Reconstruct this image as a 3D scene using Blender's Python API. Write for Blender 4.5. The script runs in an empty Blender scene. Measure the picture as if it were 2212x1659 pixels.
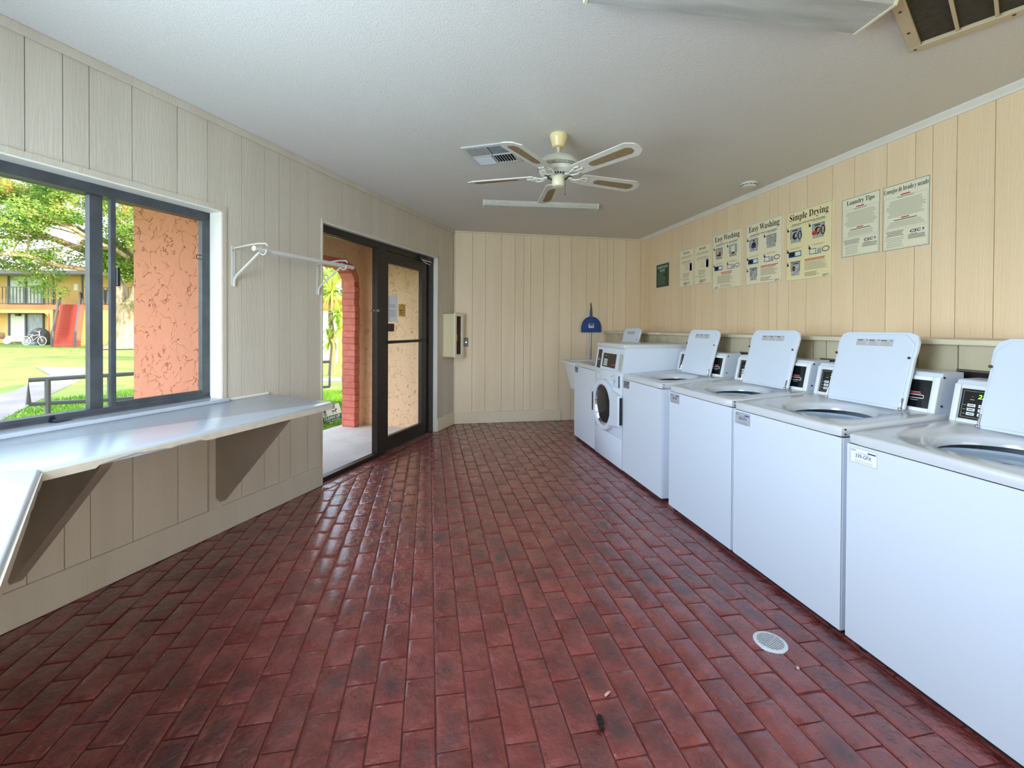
import bpy, bmesh, math, random
import numpy as np
from mathutils import Vector, Matrix
RND = random.Random(11)
PI = math.pi
SC = bpy.context.scene
COL = SC.collection

# ------------------------------------------------------------------ camera
FPX, CY, YAW, PIT, ROL = 950.0, 715.7, .1873, .0087, .0052
CAM = Vector((0, 0, 1.35))
_F = Vector((math.sin(YAW)*math.cos(PIT), math.cos(YAW)*math.cos(PIT), -math.sin(PIT)))
_R = Vector((math.cos(YAW), -math.sin(YAW), 0)); _U = _R.cross(_F)
_R2 = _R*math.cos(ROL) + _U*math.sin(ROL); _U2 = -_R*math.sin(ROL) + _U*math.cos(ROL)
cd = bpy.data.cameras.new('camera'); cam = bpy.data.objects.new('camera', cd); COL.objects.link(cam)
cam.matrix_world = Matrix(((_R2.x, _U2.x, -_F.x, CAM.x), (_R2.y, _U2.y, -_F.y, CAM.y), (_R2.z, _U2.z, -_F.z, CAM.z), (0, 0, 0, 1)))
cd.sensor_width = 36; cd.lens = FPX/2212*36; cd.shift_y = -(829.5-CY)/2212; cd.clip_start = .05; cd.clip_end = 300
SC.camera = cam

# ------------------------------------------------------------------ frame of the left wall: X = t (from far corner towards the camera), Y = n (into the room)
TH, XC, YB, XR, HC = .5115, .3431, 6.165, 3.135, 2.69
DL = Vector((-math.sin(TH), -math.cos(TH), 0)); NL = Vector((math.cos(TH), -math.sin(TH), 0))
ML = Matrix(((DL.x, NL.x, 0, XC), (DL.y, NL.y, 0, YB), (0, 0, 1, 0), (0, 0, 0, 1)))
ROTL = math.atan2(DL.y, DL.x)
def LW(t, n, z=0): return ML @ Vector((t, n, z))
D2 = Vector((.4713, .882, 0))            # direction of the second window wall in (t, n)
W2 = LW(5.05, 0); D2W = DL*D2.x + NL*D2.y
ROT2 = math.atan2(-D2W.y, -D2W.x)
M2 = Matrix.Translation(W2) @ Matrix.Rotation(math.atan2(D2W.y, D2W.x), 4, 'Z')   # X along wall, Y = into the room

# ------------------------------------------------------------------ world, sun, daylight
w = bpy.data.worlds.new('sky'); SC.world = w; w.use_nodes = True
nt = w.node_tree; nt.nodes.clear()
sky = nt.nodes.new('ShaderNodeTexSky'); sky.sky_type = 'NISHITA'; sky.sun_disc = False
sky.sun_elevation = math.radians(24); sky.sun_rotation = math.radians(120); sky.air_density = 1.0; sky.dust_density = 2.0; sky.ozone_density = 1.5
tc = nt.nodes.new('ShaderNodeTexCoord'); mp = nt.nodes.new('ShaderNodeMapping'); mp.inputs['Scale'].default_value = (1, 1, 2.5)
nz = nt.nodes.new('ShaderNodeTexNoise'); nz.inputs['Scale'].default_value = 2.2; nz.inputs['Detail'].default_value = 6
cr = nt.nodes.new('ShaderNodeValToRGB'); cr.color_ramp.elements[0].position = .42; cr.color_ramp.elements[1].position = .62
mx = nt.nodes.new('ShaderNodeMix'); mx.data_type = 'RGBA'
bg = nt.nodes.new('ShaderNodeBackground'); ow = nt.nodes.new('ShaderNodeOutputWorld')
SKY_STR = .68
bg.inputs['Strength'].default_value = SKY_STR
mx.inputs[7].default_value = (4.2, 4.3, 4.5, 1)
nt.links.new(tc.outputs['Generated'], mp.inputs['Vector']); nt.links.new(mp.outputs[0], nz.inputs['Vector'])
nt.links.new(nz.outputs['Fac'], cr.inputs['Fac']); nt.links.new(cr.outputs['Color'], mx.inputs[0])
nt.links.new(sky.outputs['Color'], mx.inputs[6]); nt.links.new(mx.outputs[2], bg.inputs['Color']); nt.links.new(bg.outputs[0], ow.inputs[0])

sd = bpy.data.lights.new('sun', 'SUN'); sd.energy = 8; sd.angle = math.radians(.7); sd.color = (1, .86, .66)
so = bpy.data.objects.new('sun', sd); COL.objects.link(so)
_trav = (-NL*math.cos(math.radians(20)) + DL*.10 + Vector((0, 0, -math.sin(math.radians(20))))).normalized()
so.rotation_euler = _trav.to_track_quat('-Z', 'Y').to_euler(); so.location = (10, -10, 12)

def area(name, M, sx, sy, energy, color):
    d = bpy.data.lights.new(name, 'AREA'); d.shape = 'RECTANGLE'; d.size = sx; d.size_y = sy; d.energy = energy; d.color = color
    o = bpy.data.objects.new(name, d); COL.objects.link(o); o.matrix_world = M; return o
def aim(loc, direction):
    q = Vector(direction).to_track_quat('-Z', 'Z'); return Matrix.Translation(loc) @ q.to_matrix().to_4x4()
# lamps at unseen openings: daylight at the side window, added fill at the rear
IN2 = M2.to_3x3() @ Vector((0, 1, 0))
area('daylight_window_side', aim(M2 @ Vector((1.35, -.22, 1.5)), IN2 + Vector((0, 0, -.38))), 1.7, 1.15, 82, (.64, .81, 1))
area('rear_fill_lamp', aim(Vector((1.5, -2.38, 1.45)), (.1, 1, -.05)), 2.2, 1.5, 14, (.90, .95, 1))

SC.view_settings.view_transform = 'Standard'; SC.view_settings.look = 'None'
SC.view_settings.exposure = 0.93; SC.view_settings.gamma = 1; SC.view_settings.use_curve_mapping = False
SC.cycles.use_denoising = True
SC.cycles.max_bounces = 10; SC.cycles.diffuse_bounces = 5; SC.cycles.transparent_max_bounces = 16
SC.cycles.sample_clamp_indirect = 8

# ------------------------------------------------------------------ materials
def lin(c):
    return tuple(((x/255/12.92) if x/255 <= .04045 else ((x/255+.055)/1.055)**2.4) for x in c) + (1,)
MATS = {}
def mat(name, c, c2=None, scale=6, rough=.6, metal=0, bump=0, bscale=60, stretch=(1, 1, 1), rand=0, coat=0, lo=.35, hi=.65, detail=5, emis=None, es=0, alpha=None, spec=None):
    if name in MATS: return MATS[name]
    m = bpy.data.materials.new(name); m.use_nodes = True; n = m.node_tree; b = n.nodes['Principled BSDF']
    b.inputs['Roughness'].default_value = rough; b.inputs['Metallic'].default_value = metal
    if spec is not None: b.inputs['Specular IOR Level'].default_value = spec
    if coat: b.inputs['Coat Weight'].default_value = coat; b.inputs['Coat Roughness'].default_value = .18
    t = n.nodes.new('ShaderNodeTexCoord'); mp = n.nodes.new('ShaderNodeMapping'); mp.inputs['Scale'].default_value = stretch
    n.links.new(t.outputs['Object'], mp.inputs['Vector'])
    if rand:
        oi = n.nodes.new('ShaderNodeObjectInfo')
        va = n.nodes.new('ShaderNodeVectorMath'); va.operation = 'MULTIPLY_ADD'
        n.links.new(oi.outputs['Random'], va.inputs[0]); va.inputs[1].default_value = (37, 91, 53)
        n.links.new(t.outputs['Object'], va.inputs[2]); n.links.new(va.outputs[0], mp.inputs['Vector'])
    base = None
    if c2 is not None:
        z = n.nodes.new('ShaderNodeTexNoise'); z.inputs['Scale'].default_value = scale; z.inputs['Detail'].default_value = detail
        r = n.nodes.new('ShaderNodeValToRGB'); r.color_ramp.elements[0].position = lo; r.color_ramp.elements[1].position = hi
        r.color_ramp.elements[0].color = lin(c); r.color_ramp.elements[1].color = lin(c2)
        n.links.new(mp.outputs[0], z.inputs['Vector']); n.links.new(z.outputs['Fac'], r.inputs['Fac']); base = r.outputs['Color']
    else:
        b.inputs['Base Color'].default_value = lin(c)
        if rand:
            rg = n.nodes.new('ShaderNodeRGB'); rg.outputs[0].default_value = lin(c); base = rg.outputs[0]
    if rand:
        hs = n.nodes.new('ShaderNodeHueSaturation'); ma = n.nodes.new('ShaderNodeMapRange')
        ma.inputs['To Min'].default_value = 1-rand; ma.inputs['To Max'].default_value = 1+rand
        n.links.new(oi.outputs['Random'], ma.inputs['Value']); n.links.new(ma.outputs[0], hs.inputs['Value'])
        n.links.new(base, hs.inputs['Color']); base = hs.outputs['Color']
    if base is not None: n.links.new(base, b.inputs['Base Color'])
    if bump:
        z2 = n.nodes.new('ShaderNodeTexNoise'); z2.inputs['Scale'].default_value = bscale; z2.inputs['Detail'].default_value = 4
        bp = n.nodes.new('ShaderNodeBump'); bp.inputs['Strength'].default_value = bump; bp.inputs['Distance'].default_value = .01
        n.links.new(mp.outputs[0], z2.inputs['Vector']); n.links.new(z2.outputs['Fac'], bp.inputs['Height']); n.links.new(bp.outputs[0], b.inputs['Normal'])
    if emis is not None:
        b.inputs['Emission Color'].default_value = lin(emis); b.inputs['Emission Strength'].default_value = es
    MATS[name] = m; return m

def glass(name, tint=(1, 1, 1), k=.9):
    m = bpy.data.materials.new(name); m.use_nodes = True; n = m.node_tree; n.nodes.clear()
    o = n.nodes.new('ShaderNodeOutputMaterial'); tr = n.nodes.new('ShaderNodeBsdfTransparent'); gl = n.nodes.new('ShaderNodeBsdfGlossy')
    mx = n.nodes.new('ShaderNodeMixShader'); fr = n.nodes.new('ShaderNodeFresnel'); fr.inputs['IOR'].default_value = 1.35
    tr.inputs['Color'].default_value = (tint[0]*k, tint[1]*k, tint[2]*k, 1); gl.inputs['Roughness'].default_value = .02
    ge = n.nodes.new('ShaderNodeNewGeometry'); sb = n.nodes.new('ShaderNodeMath'); sb.operation = 'SUBTRACT'; sb.inputs[0].default_value = 1; sb.use_clamp = True
    n.links.new(ge.outputs['Backfacing'], sb.inputs[1]); mu = n.nodes.new('ShaderNodeMath'); mu.operation = 'MULTIPLY'; n.links.new(fr.outputs[0], mu.inputs[0]); n.links.new(sb.outputs[0], mu.inputs[1])
    n.links.new(mu.outputs[0], mx.inputs[0]); n.links.new(tr.outputs[0], mx.inputs[1]); n.links.new(gl.outputs[0], mx.inputs[2]); n.links.new(mx.outputs[0], o.inputs[0])
    MATS[name] = m; return m

def stucco(name, c, cdark, scale=5.0, rough=.85, width=.02):
    """skip-trowel plaster: wriggling trowel ridges that catch dirt"""
    m = bpy.data.materials.new(name); m.use_nodes = True; n = m.node_tree; b = n.nodes['Principled BSDF']; b.inputs['Roughness'].default_value = rough
    t = n.nodes.new('ShaderNodeTexCoord')
    nz = n.nodes.new('ShaderNodeTexNoise'); nz.inputs['Scale'].default_value = scale*.55; nz.inputs['Detail'].default_value = 4
    va = n.nodes.new('ShaderNodeVectorMath'); va.operation = 'MULTIPLY_ADD'; va.inputs[1].default_value = (.75, .75, .75)
    n.links.new(t.outputs['Object'], nz.inputs['Vector']); n.links.new(nz.outputs['Color'], va.inputs[0]); n.links.new(t.outputs['Object'], va.inputs[2])
    vo = n.nodes.new('ShaderNodeTexVoronoi'); vo.feature = 'DISTANCE_TO_EDGE'; vo.inputs['Scale'].default_value = scale
    n.links.new(va.outputs[0], vo.inputs['Vector'])
    ln = n.nodes.new('ShaderNodeMapRange'); ln.inputs['From Min'].default_value = 0; ln.inputs['From Max'].default_value = width; ln.inputs['To Min'].default_value = 1; ln.inputs['To Max'].default_value = 0
    n.links.new(vo.outputs['Distance'], ln.inputs['Value'])
    mk = n.nodes.new('ShaderNodeTexNoise'); mk.inputs['Scale'].default_value = scale*2.1; mk.inputs['Detail'].default_value = 2
    mr = n.nodes.new('ShaderNodeMapRange'); mr.inputs['From Min'].default_value = .46; mr.inputs['From Max'].default_value = .53
    n.links.new(t.outputs['Object'], mk.inputs['Vector']); n.links.new(mk.outputs['Fac'], mr.inputs['Value'])
    mu = n.nodes.new('ShaderNodeMath'); mu.operation = 'MULTIPLY'; n.links.new(ln.outputs[0], mu.inputs[0]); n.links.new(mr.outputs[0], mu.inputs[1])
    mx = n.nodes.new('ShaderNodeMix'); mx.data_type = 'RGBA'; mx.inputs[6].default_value = lin(c); mx.inputs[7].default_value = lin(cdark)
    n.links.new(mu.outputs[0], mx.inputs[0]); n.links.new(mx.outputs[2], b.inputs['Base Color'])
    n2 = n.nodes.new('ShaderNodeTexNoise'); n2.inputs['Scale'].default_value = 22; n2.inputs['Detail'].default_value = 5; n.links.new(t.outputs['Object'], n2.inputs['Vector'])
    sb = n.nodes.new('ShaderNodeMath'); sb.operation = 'SUBTRACT'; n.links.new(n2.outputs['Fac'], sb.inputs[0]); n.links.new(mu.outputs[0], sb.inputs[1])
    bp = n.nodes.new('ShaderNodeBump'); bp.inputs['Strength'].default_value = .7; bp.inputs['Distance'].default_value = .012
    n.links.new(sb.outputs[0], bp.inputs['Height']); n.links.new(bp.outputs[0], b.inputs['Normal'])
    MATS[name] = m; return m

def foliage(name, c, c2, c3=None):
    m = bpy.data.materials.new(name); m.use_nodes = True; n = m.node_tree; n.nodes.clear()
    o = n.nodes.new('ShaderNodeOutputMaterial'); t = n.nodes.new('ShaderNodeTexCoord')
    z = n.nodes.new('ShaderNodeTexNoise'); z.inputs['Scale'].default_value = .9; z.inputs['Detail'].default_value = 6
    r = n.nodes.new('ShaderNodeValToRGB'); r.color_ramp.elements[0].position = .35; r.color_ramp.elements[1].position = .6
    r.color_ramp.elements[0].color = lin(c); r.color_ramp.elements[1].color = lin(c2)
    if c3: e = r.color_ramp.elements.new(.70); e.color = lin(c3)
    d = n.nodes.new('ShaderNodeBsdfDiffuse'); tl = n.nodes.new('ShaderNodeBsdfTranslucent'); mx = n.nodes.new('ShaderNodeMixShader'); mx.inputs[0].default_value = .45
    n.links.new(t.outputs['Object'], z.inputs['Vector']); n.links.new(z.outputs['Fac'], r.inputs['Fac'])
    n.links.new(r.outputs['Color'], d.inputs['Color']); n.links.new(r.outputs['Color'], tl.inputs['Color'])
    n.links.new(d.outputs[0], mx.inputs[1]); n.links.new(tl.outputs[0], mx.inputs[2]); n.links.new(mx.outputs[0], o.inputs[0])
    MATS[name] = m; return m

WALL_L = mat('cream_paint_left_shaded', (194, 184, 168), (201, 192, 176), scale=2, rough=.55, bump=.22, bscale=30, stretch=(3, 3, .25), rand=.015)  # same cream as the other walls; its backlit shade is put into the grey
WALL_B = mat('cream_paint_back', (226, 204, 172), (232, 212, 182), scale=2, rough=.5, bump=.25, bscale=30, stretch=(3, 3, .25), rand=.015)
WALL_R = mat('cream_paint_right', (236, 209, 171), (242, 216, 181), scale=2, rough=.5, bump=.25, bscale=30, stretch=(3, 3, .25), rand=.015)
GROOVE = mat('dusty_groove', (176, 156, 118), (150, 130, 96), scale=5, rough=.9)
TRIMW = mat('white_trim_paint', (226, 221, 210), (233, 228, 218), scale=4, rough=.45)
TRIMC = mat('cream_trim_paint', (216, 202, 172), (224, 212, 186), scale=4, rough=.5)
CEIL = mat('stippled_ceiling_paint', (212, 208, 200), (218, 214, 206), scale=90, rough=.9, bump=.25, bscale=160)
BRICKP = mat('oxblood_brick_paint', (116, 50, 47), (140, 72, 68), scale=9, rough=.30, coat=.65, bump=.8, bscale=26, rand=.10, detail=7)
def _brick_dirt(m):
    n = m.node_tree; b = n.nodes['Principled BSDF']; src = b.inputs['Base Color'].links[0].from_socket
    g = n.nodes.new('ShaderNodeNewGeometry'); z = n.nodes.new('ShaderNodeTexNoise'); z.inputs['Scale'].default_value = 5.5; z.inputs['Detail'].default_value = 6
    n.links.new(g.outputs['Position'], z.inputs['Vector'])
    r = n.nodes.new('ShaderNodeMapRange'); r.inputs['From Min'].default_value = .52; r.inputs['From Max'].default_value = .70; r.inputs['To Max'].default_value = .5
    n.links.new(z.outputs['Fac'], r.inputs['Value'])
    mx = n.nodes.new('ShaderNodeMix'); mx.data_type = 'RGBA'; mx.inputs[7].default_value = lin((86, 56, 58))
    # traffic grime gathers in the middle of each paver
    tc_ = n.nodes.new('ShaderNodeTexCoord'); sc_ = n.nodes.new('ShaderNodeVectorMath'); sc_.operation = 'MULTIPLY'; sc_.inputs[1].default_value = (20, 10.5, 0)
    ln_ = n.nodes.new('ShaderNodeVectorMath'); ln_.operation = 'LENGTH'; n.links.new(tc_.outputs['Object'], sc_.inputs[0]); n.links.new(sc_.outputs[0], ln_.inputs[0])
    mm = n.nodes.new('ShaderNodeMapRange'); mm.inputs['From Min'].default_value = .35; mm.inputs['From Max'].default_value = 1.1; mm.inputs['To Min'].default_value = 1; mm.inputs['To Max'].default_value = 0
    n.links.new(ln_.outputs['Value'], mm.inputs['Value'])
    z3 = n.nodes.new('ShaderNodeTexNoise'); z3.inputs['Scale'].default_value = 2.2; z3.inputs['Detail'].default_value = 5; n.links.new(g.outputs['Position'], z3.inputs['Vector'])
    m3 = n.nodes.new('ShaderNodeMapRange'); m3.inputs['From Min'].default_value = .42; m3.inputs['From Max'].default_value = .62; n.links.new(z3.outputs['Fac'], m3.inputs['Value'])
    p3_ = n.nodes.new('ShaderNodeMath'); p3_.operation = 'MULTIPLY'; n.links.new(mm.outputs[0], p3_.inputs[0]); n.links.new(m3.outputs[0], p3_.inputs[1])
    p4_ = n.nodes.new('ShaderNodeMath'); p4_.operation = 'MULTIPLY_ADD'; p4_.use_clamp = True; p4_.inputs[1].default_value = .75
    n.links.new(p3_.outputs[0], p4_.inputs[0]); n.links.new(r.outputs[0], p4_.inputs[2])
    n.links.new(p4_.outputs[0], mx.inputs[0]); n.links.new(src, mx.inputs[6]); n.links.new(mx.outputs[2], b.inputs['Base Color'])
    rr = n.nodes.new('ShaderNodeMapRange'); rr.inputs['From Min'].default_value = .35; rr.inputs['From Max'].default_value = .7; rr.inputs['To Min'].default_value = .18; rr.inputs['To Max'].default_value = .48
    n.links.new(z.outputs['Fac'], rr.inputs['Value']); n.links.new(rr.outputs[0], b.inputs['Roughness'])
_brick_dirt(BRICKP)
for _n in BRICKP.node_tree.nodes:
    if _n.type == 'BUMP': _n.inputs['Distance'].default_value = .022
JOINT = mat('painted_joint', (96, 42, 40), (112, 52, 49), scale=20, rough=.5, bump=.4, bscale=80)
ENAM = mat('white_enamel', (208, 216, 228), rough=.22, coat=.3)
ENAM2 = mat('dimmed_white_enamel', (197, 199, 203), rough=.2, coat=.3)  # white enamel for the tops; their duller reflected light is put into the grey
PLAST = mat('white_plastic', (224, 226, 226), rough=.35)
BLACKP = mat('black_panel', (16, 17, 20), rough=.25)
DARKGAP = mat('dark_gap', (24, 23, 24), rough=.9)
STEEL = mat('brushed_steel', (150, 152, 156), rough=.3, metal=1)
CHROME = mat('chrome', (200, 200, 205), rough=.12, metal=1)
DARKM = mat('dark_metal', (60, 60, 64), rough=.4, metal=.8)
BRONZE = mat('bronze_aluminium', (52, 46, 44), (60, 54, 51), scale=20, rough=.4, metal=.4)
GREYAL = mat('grey_window_aluminium', (72, 75, 80), (84, 88, 94), scale=10, rough=.45, metal=.3)
LAMI = mat('white_laminate', (176, 184, 194), (182, 190, 200), scale=3, rough=.24, coat=.2)
LAMEDGE = mat('beige_laminate_edge', (196, 186, 168), (206, 196, 178), scale=30, rough=.4)
GLASS = glass('clear_glass', k=.95)
INK = mat('black_ink', (22, 22, 26), rough=.7)
INKG = mat('grey_ink', (172, 163, 142), rough=.8)
INKR = mat('red_ink', (196, 60, 48), rough=.7)
INKB = mat('blue_ink', (70, 120, 176), rough=.7)
INKN = mat('navy_ink', (28, 44, 120), rough=.7)
INKW = mat('white_ink', (225, 228, 225), rough=.7)
GREYPH = mat('grey_photo_print', (150, 150, 146), (196, 194, 186), scale=30, rough=.6)
POSTP = mat('cream_poster_board', (244, 232, 200), rough=.45)
POSTG = mat('pale_green_poster_board', (238, 232, 206), rough=.45)
PAPER = mat('white_paper', (226, 230, 236), rough=.7)
LEDG = mat('green_led', (90, 240, 60), emis=(110, 255, 40), es=2.5)

# ------------------------------------------------------------------ mesh helpers
def flat_mat(M=None): return M if M is not None else Matrix.Identity(4)
class MB:
    def __init__(s): s.v = []; s.f = []; s.mi = []
    def add(s, vs, fs, M=None, mi=0):
        o = len(s.v)
        if M is not None: vs = [tuple(M @ Vector(v)) for v in vs]
        s.v += [tuple(v) for v in vs]; s.f += [tuple(i+o for i in f) for f in fs]; s.mi += [mi]*len(fs); return s
    def box(s, x0, x1, y0, y1, z0, z1, M=None, mi=0):
        vs = [(x, y, z) for x in (x0, x1) for y in (y0, y1) for z in (z0, z1)]
        return s.add(vs, [(0, 1, 3, 2), (4, 6, 7, 5), (0, 4, 5, 1), (2, 3, 7, 6), (0, 2, 6, 4), (1, 5, 7, 3)], M, mi)
    def rbox(s, x0, x1, y0, y1, z0, z1, r=.01, seg=2, M=None, mi=0):
        bm = bmesh.new(); bmesh.ops.create_cube(bm, size=1)
        for v in bm.verts: v.co = ((x0+x1)/2+v.co.x*(x1-x0), (y0+y1)/2+v.co.y*(y1-y0), (z0+z1)/2+v.co.z*(z1-z0))
        bmesh.ops.bevel(bm, geom=bm.edges[:]+bm.verts[:], offset=r, segments=seg, profile=.5, affect='EDGES')
        s.frombm(bm, M, mi); return s
    def frombm(s, bm, M=None, mi=0):
        bm.verts.index_update(); s.add([tuple(v.co) for v in bm.verts], [tuple(v.index for v in f.verts) for f in bm.faces], M, mi); bm.free()
    def prism(s, poly, z0, z1, M=None, mi=0):
        n = len(poly); vs = [(x, y, z0) for x, y in poly]+[(x, y, z1) for x, y in poly]
        fs = [tuple(range(n))[::-1], tuple(range(n, 2*n))]+[(i, (i+1) % n, n+(i+1) % n, n+i) for i in range(n)]
        return s.add(vs, fs, M, mi)
    def cyl(s, p0, p1, r0, r1=None, n=12, M=None, mi=0, caps=True):
        r1 = r0 if r1 is None else r1; p0 = Vector(p0); p1 = Vector(p1); d = (p1-p0).normalized()
        a = d.orthogonal().normalized(); b = d.cross(a)
        vs = [tuple(p0+(a*math.cos(2*PI*i/n)+b*math.sin(2*PI*i/n))*r0) for i in range(n)]+[tuple(p1+(a*math.cos(2*PI*i/n)+b*math.sin(2*PI*i/n))*r1) for i in range(n)]
        fs = [(i, (i+1) % n, n+(i+1) % n, n+i) for i in range(n)]
        if caps: fs += [tuple(range(n))[::-1], tuple(range(n, 2*n))]
        return s.add(vs, fs, M, mi)
    def tube(s, pts, r, n=8, closed=False, M=None, mi=0, radii=None, caps=True):
        pts = [Vector(p) for p in pts]; k = len(pts); vs = []; up = None
        for i, p in enumerate(pts):
            if closed: d = pts[(i+1) % k]-pts[i-1]
            else: d = pts[min(i+1, k-1)]-pts[max(i-1, 0)]
            d.normalize()
            if up is None: up = d.orthogonal().normalized()
            a = (up-d*up.dot(d)); a = a.normalized() if a.length > 1e-6 else d.orthogonal().normalized(); up = a; b = d.cross(a)
            rr = radii[i] if radii else r
            vs += [tuple(p+(a*math.cos(2*PI*j/n)+b*math.sin(2*PI*j/n))*rr) for j in range(n)]
        fs = []
        for i in range(k if closed else k-1):
            i2 = (i+1) % k
            fs += [(i*n+j, i*n+(j+1) % n, i2*n+(j+1) % n, i2*n+j) for j in range(n)]
        if not closed and caps: fs += [tuple(range(n))[::-1], tuple(range((k-1)*n, k*n))]
        return s.add(vs, fs, M, mi)
    def lathe(s, prof, n=24, M=None, mi=0, cap0=True, cap1=True):
        vs = [(r*math.cos(2*PI*j/n), r*math.sin(2*PI*j/n), z) for r, z in prof for j in range(n)]; k = len(prof)
        fs = [(i*n+j, i*n+(j+1) % n, (i+1)*n+(j+1) % n, (i+1)*n+j) for i in range(k-1) for j in range(n)]
        if cap0: fs.append(tuple(range(n))[::-1])
        if cap1: fs.append(tuple(range((k-1)*n, k*n)))
        return s.add(vs, fs, M, mi)
    def sphere(s, c, r, seg=12, rings=8, M=None, mi=0, sc=(1, 1, 1)):
        prof = [(max(1e-4, math.sin(PI*i/rings))*r, -math.cos(PI*i/rings)*r) for i in range(rings+1)]
        T = Matrix.Translation(c) @ Matrix.Diagonal((*sc, 1)); return s.lathe(prof, seg, (M @ T) if M is not None else T, mi)
    def build(s, name, mats, parent=None, smooth=False, M=None, recalc=True, kind=None, label=None, angle=35):
        me = bpy.data.meshes.new(name); me.from_pydata(s.v, [], s.f)
        if not isinstance(mats, (list, tuple)): mats = [mats]
        for m in mats: me.materials.append(m)
        if len(mats) > 1: me.polygons.foreach_set('material_index', s.mi)
        if recalc:
            bm = bmesh.new(); bm.from_mesh(me); bmesh.ops.recalc_face_normals(bm, faces=bm.faces[:]); bm.to_mesh(me); bm.free()
        if smooth:
            me.polygons.foreach_set('use_smooth', [True]*len(me.polygons)); me.set_sharp_from_angle(angle=math.radians(angle))
        me.update()
        o = bpy.data.objects.new(name, me); COL.objects.link(o)
        if parent is not None: o.parent = parent
        if M is not None: o.matrix_local = M
        if kind: o['kind'] = kind
        if label: o['label'] = label
        return o

def thing(name, label, cat, M=None, group=None):
    o = bpy.data.objects.new(name, None); COL.objects.link(o); o.empty_display_size = .1
    if M is not None: o.matrix_world = M
    o['label'] = label; o['category'] = cat
    if group: o['group'] = group
    return o
def tag(o, label, cat, group=None):
    o['label'] = label; o['category'] = cat
    if group: o['group'] = group
    return o
def copy_tree(o, parent=None):
    c = o.copy(); COL.objects.link(c)
    if parent is not None: c.parent = parent
    for ch in list(o.children): copy_tree(ch, c)
    return c
def TR(x, y, z=0, rz=0): return Matrix.Translation((x, y, z)) @ Matrix.Rotation(rz, 4, 'Z')
def rrect(x0, x1, y0, y1, r, n=5):
    out = []
    for cx, cy, a0 in ((x1-r, y1-r, 0), (x0+r, y1-r, 90), (x0+r, y0+r, 180), (x1-r, y0+r, 270)):
        for i in range(n+1):
            a = math.radians(a0+90*i/n); out.append((cx+r*math.cos(a), cy+r*math.sin(a)))
    return out

def serif(t):
    o = ''
    for ch in t:
        if 'A' <= ch <= 'Z': o += chr(0x1D400+ord(ch)-65)
        elif 'a' <= ch <= 'z': o += chr(0x1D41A+ord(ch)-97)
        else: o += ch
    return o
def text(body, M, cx, cy, w, h, m, parent, name='lettering', off=.0006, shear=0, bold=0, label=None):
    """flat print: letters fitted in a box w x h centred on (cx, cy) of the board frame M (X right, Y up, Z to the viewer)"""
    cu = bpy.data.curves.new('txt', 'FONT'); cu.body = body; cu.size = 1; cu.resolution_u = 2; cu.fill_mode = 'FRONT'; cu.offset = bold; cu.shear = shear
    o = bpy.data.objects.new('txt', cu); COL.objects.link(o)
    dg = bpy.context.evaluated_depsgraph_get(); me = bpy.data.meshes.new_from_object(o.evaluated_get(dg))
    bpy.data.objects.remove(o); bpy.data.curves.remove(cu)
    n = len(me.vertices)
    if n == 0: return None
    co = np.empty(n*3); me.vertices.foreach_get('co', co); co = co.reshape(-1, 3)
    lo = co.min(0); hi = co.max(0); sx = w/max(hi[0]-lo[0], 1e-6); sy = h/max(hi[1]-lo[1], 1e-6)
    co[:, 0] = (co[:, 0]-(lo[0]+hi[0])/2)*sx+cx; co[:, 1] = (co[:, 1]-(lo[1]+hi[1])/2)*sy+cy; co[:, 2] = off
    me.vertices.foreach_set('co', co.ravel()); me.materials.clear(); me.materials.append(m); me.update()
    b = bpy.data.objects.new(name, me); COL.objects.link(b); b.parent = parent
    b.matrix_local = flat_mat(M)
    if label: b['label'] = label
    return b
class PR(MB):
    """flat print made of quads on a board frame"""
    def r(s, x0, x1, y0, y1, mi=0, z=.0006): return s.add([(x0, y0, z), (x1, y0, z), (x1, y1, z), (x0, y1, z)], [(0, 1, 2, 3)], None, mi)
    def frame(s, x0, x1, y0, y1, w, mi=0, z=.0006):
        s.r(x0, x1, y0, y0+w, mi, z); s.r(x0, x1, y1-w, y1, mi, z); s.r(x0, x0+w, y0, y1, mi, z); s.r(x1-w, x1, y0, y1, mi, z); return s
    def lines(s, x0, x1, y0, y1, n, mi=0, fill=.45, ctr=False, rag=.25):
        p = (y1-y0)/n
        for i in range(n):
            L = (x1-x0)*(1-rag*RND.random()); a = x0 if not ctr else (x0+x1)/2-L/2
            s.r(a, a+L, y1-(i+.5)*p-p*fill/2, y1-(i+.5)*p+p*fill/2, mi)
        return s
    def disc(s, cx, cy, rx, ry, mi=0, z=.0006, n=20):
        return s.add([(cx+rx*math.cos(2*PI*i/n), cy+ry*math.sin(2*PI*i/n), z) for i in range(n)], [tuple(range(n))], None, mi)
    def ring(s, cx, cy, rx, ry, w, mi=0, z=.0006, n=24):
        vs = []
        for i in range(n):
            a = 2*PI*i/n; vs += [(cx+rx*math.cos(a), cy+ry*math.sin(a), z), (cx+(rx-w)*math.cos(a), cy+(ry-w)*math.sin(a), z)]
        return s.add(vs, [(2*i, 2*((i+1) % n), 2*((i+1) % n)+1, 2*i+1) for i in range(n)], None, mi)
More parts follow.
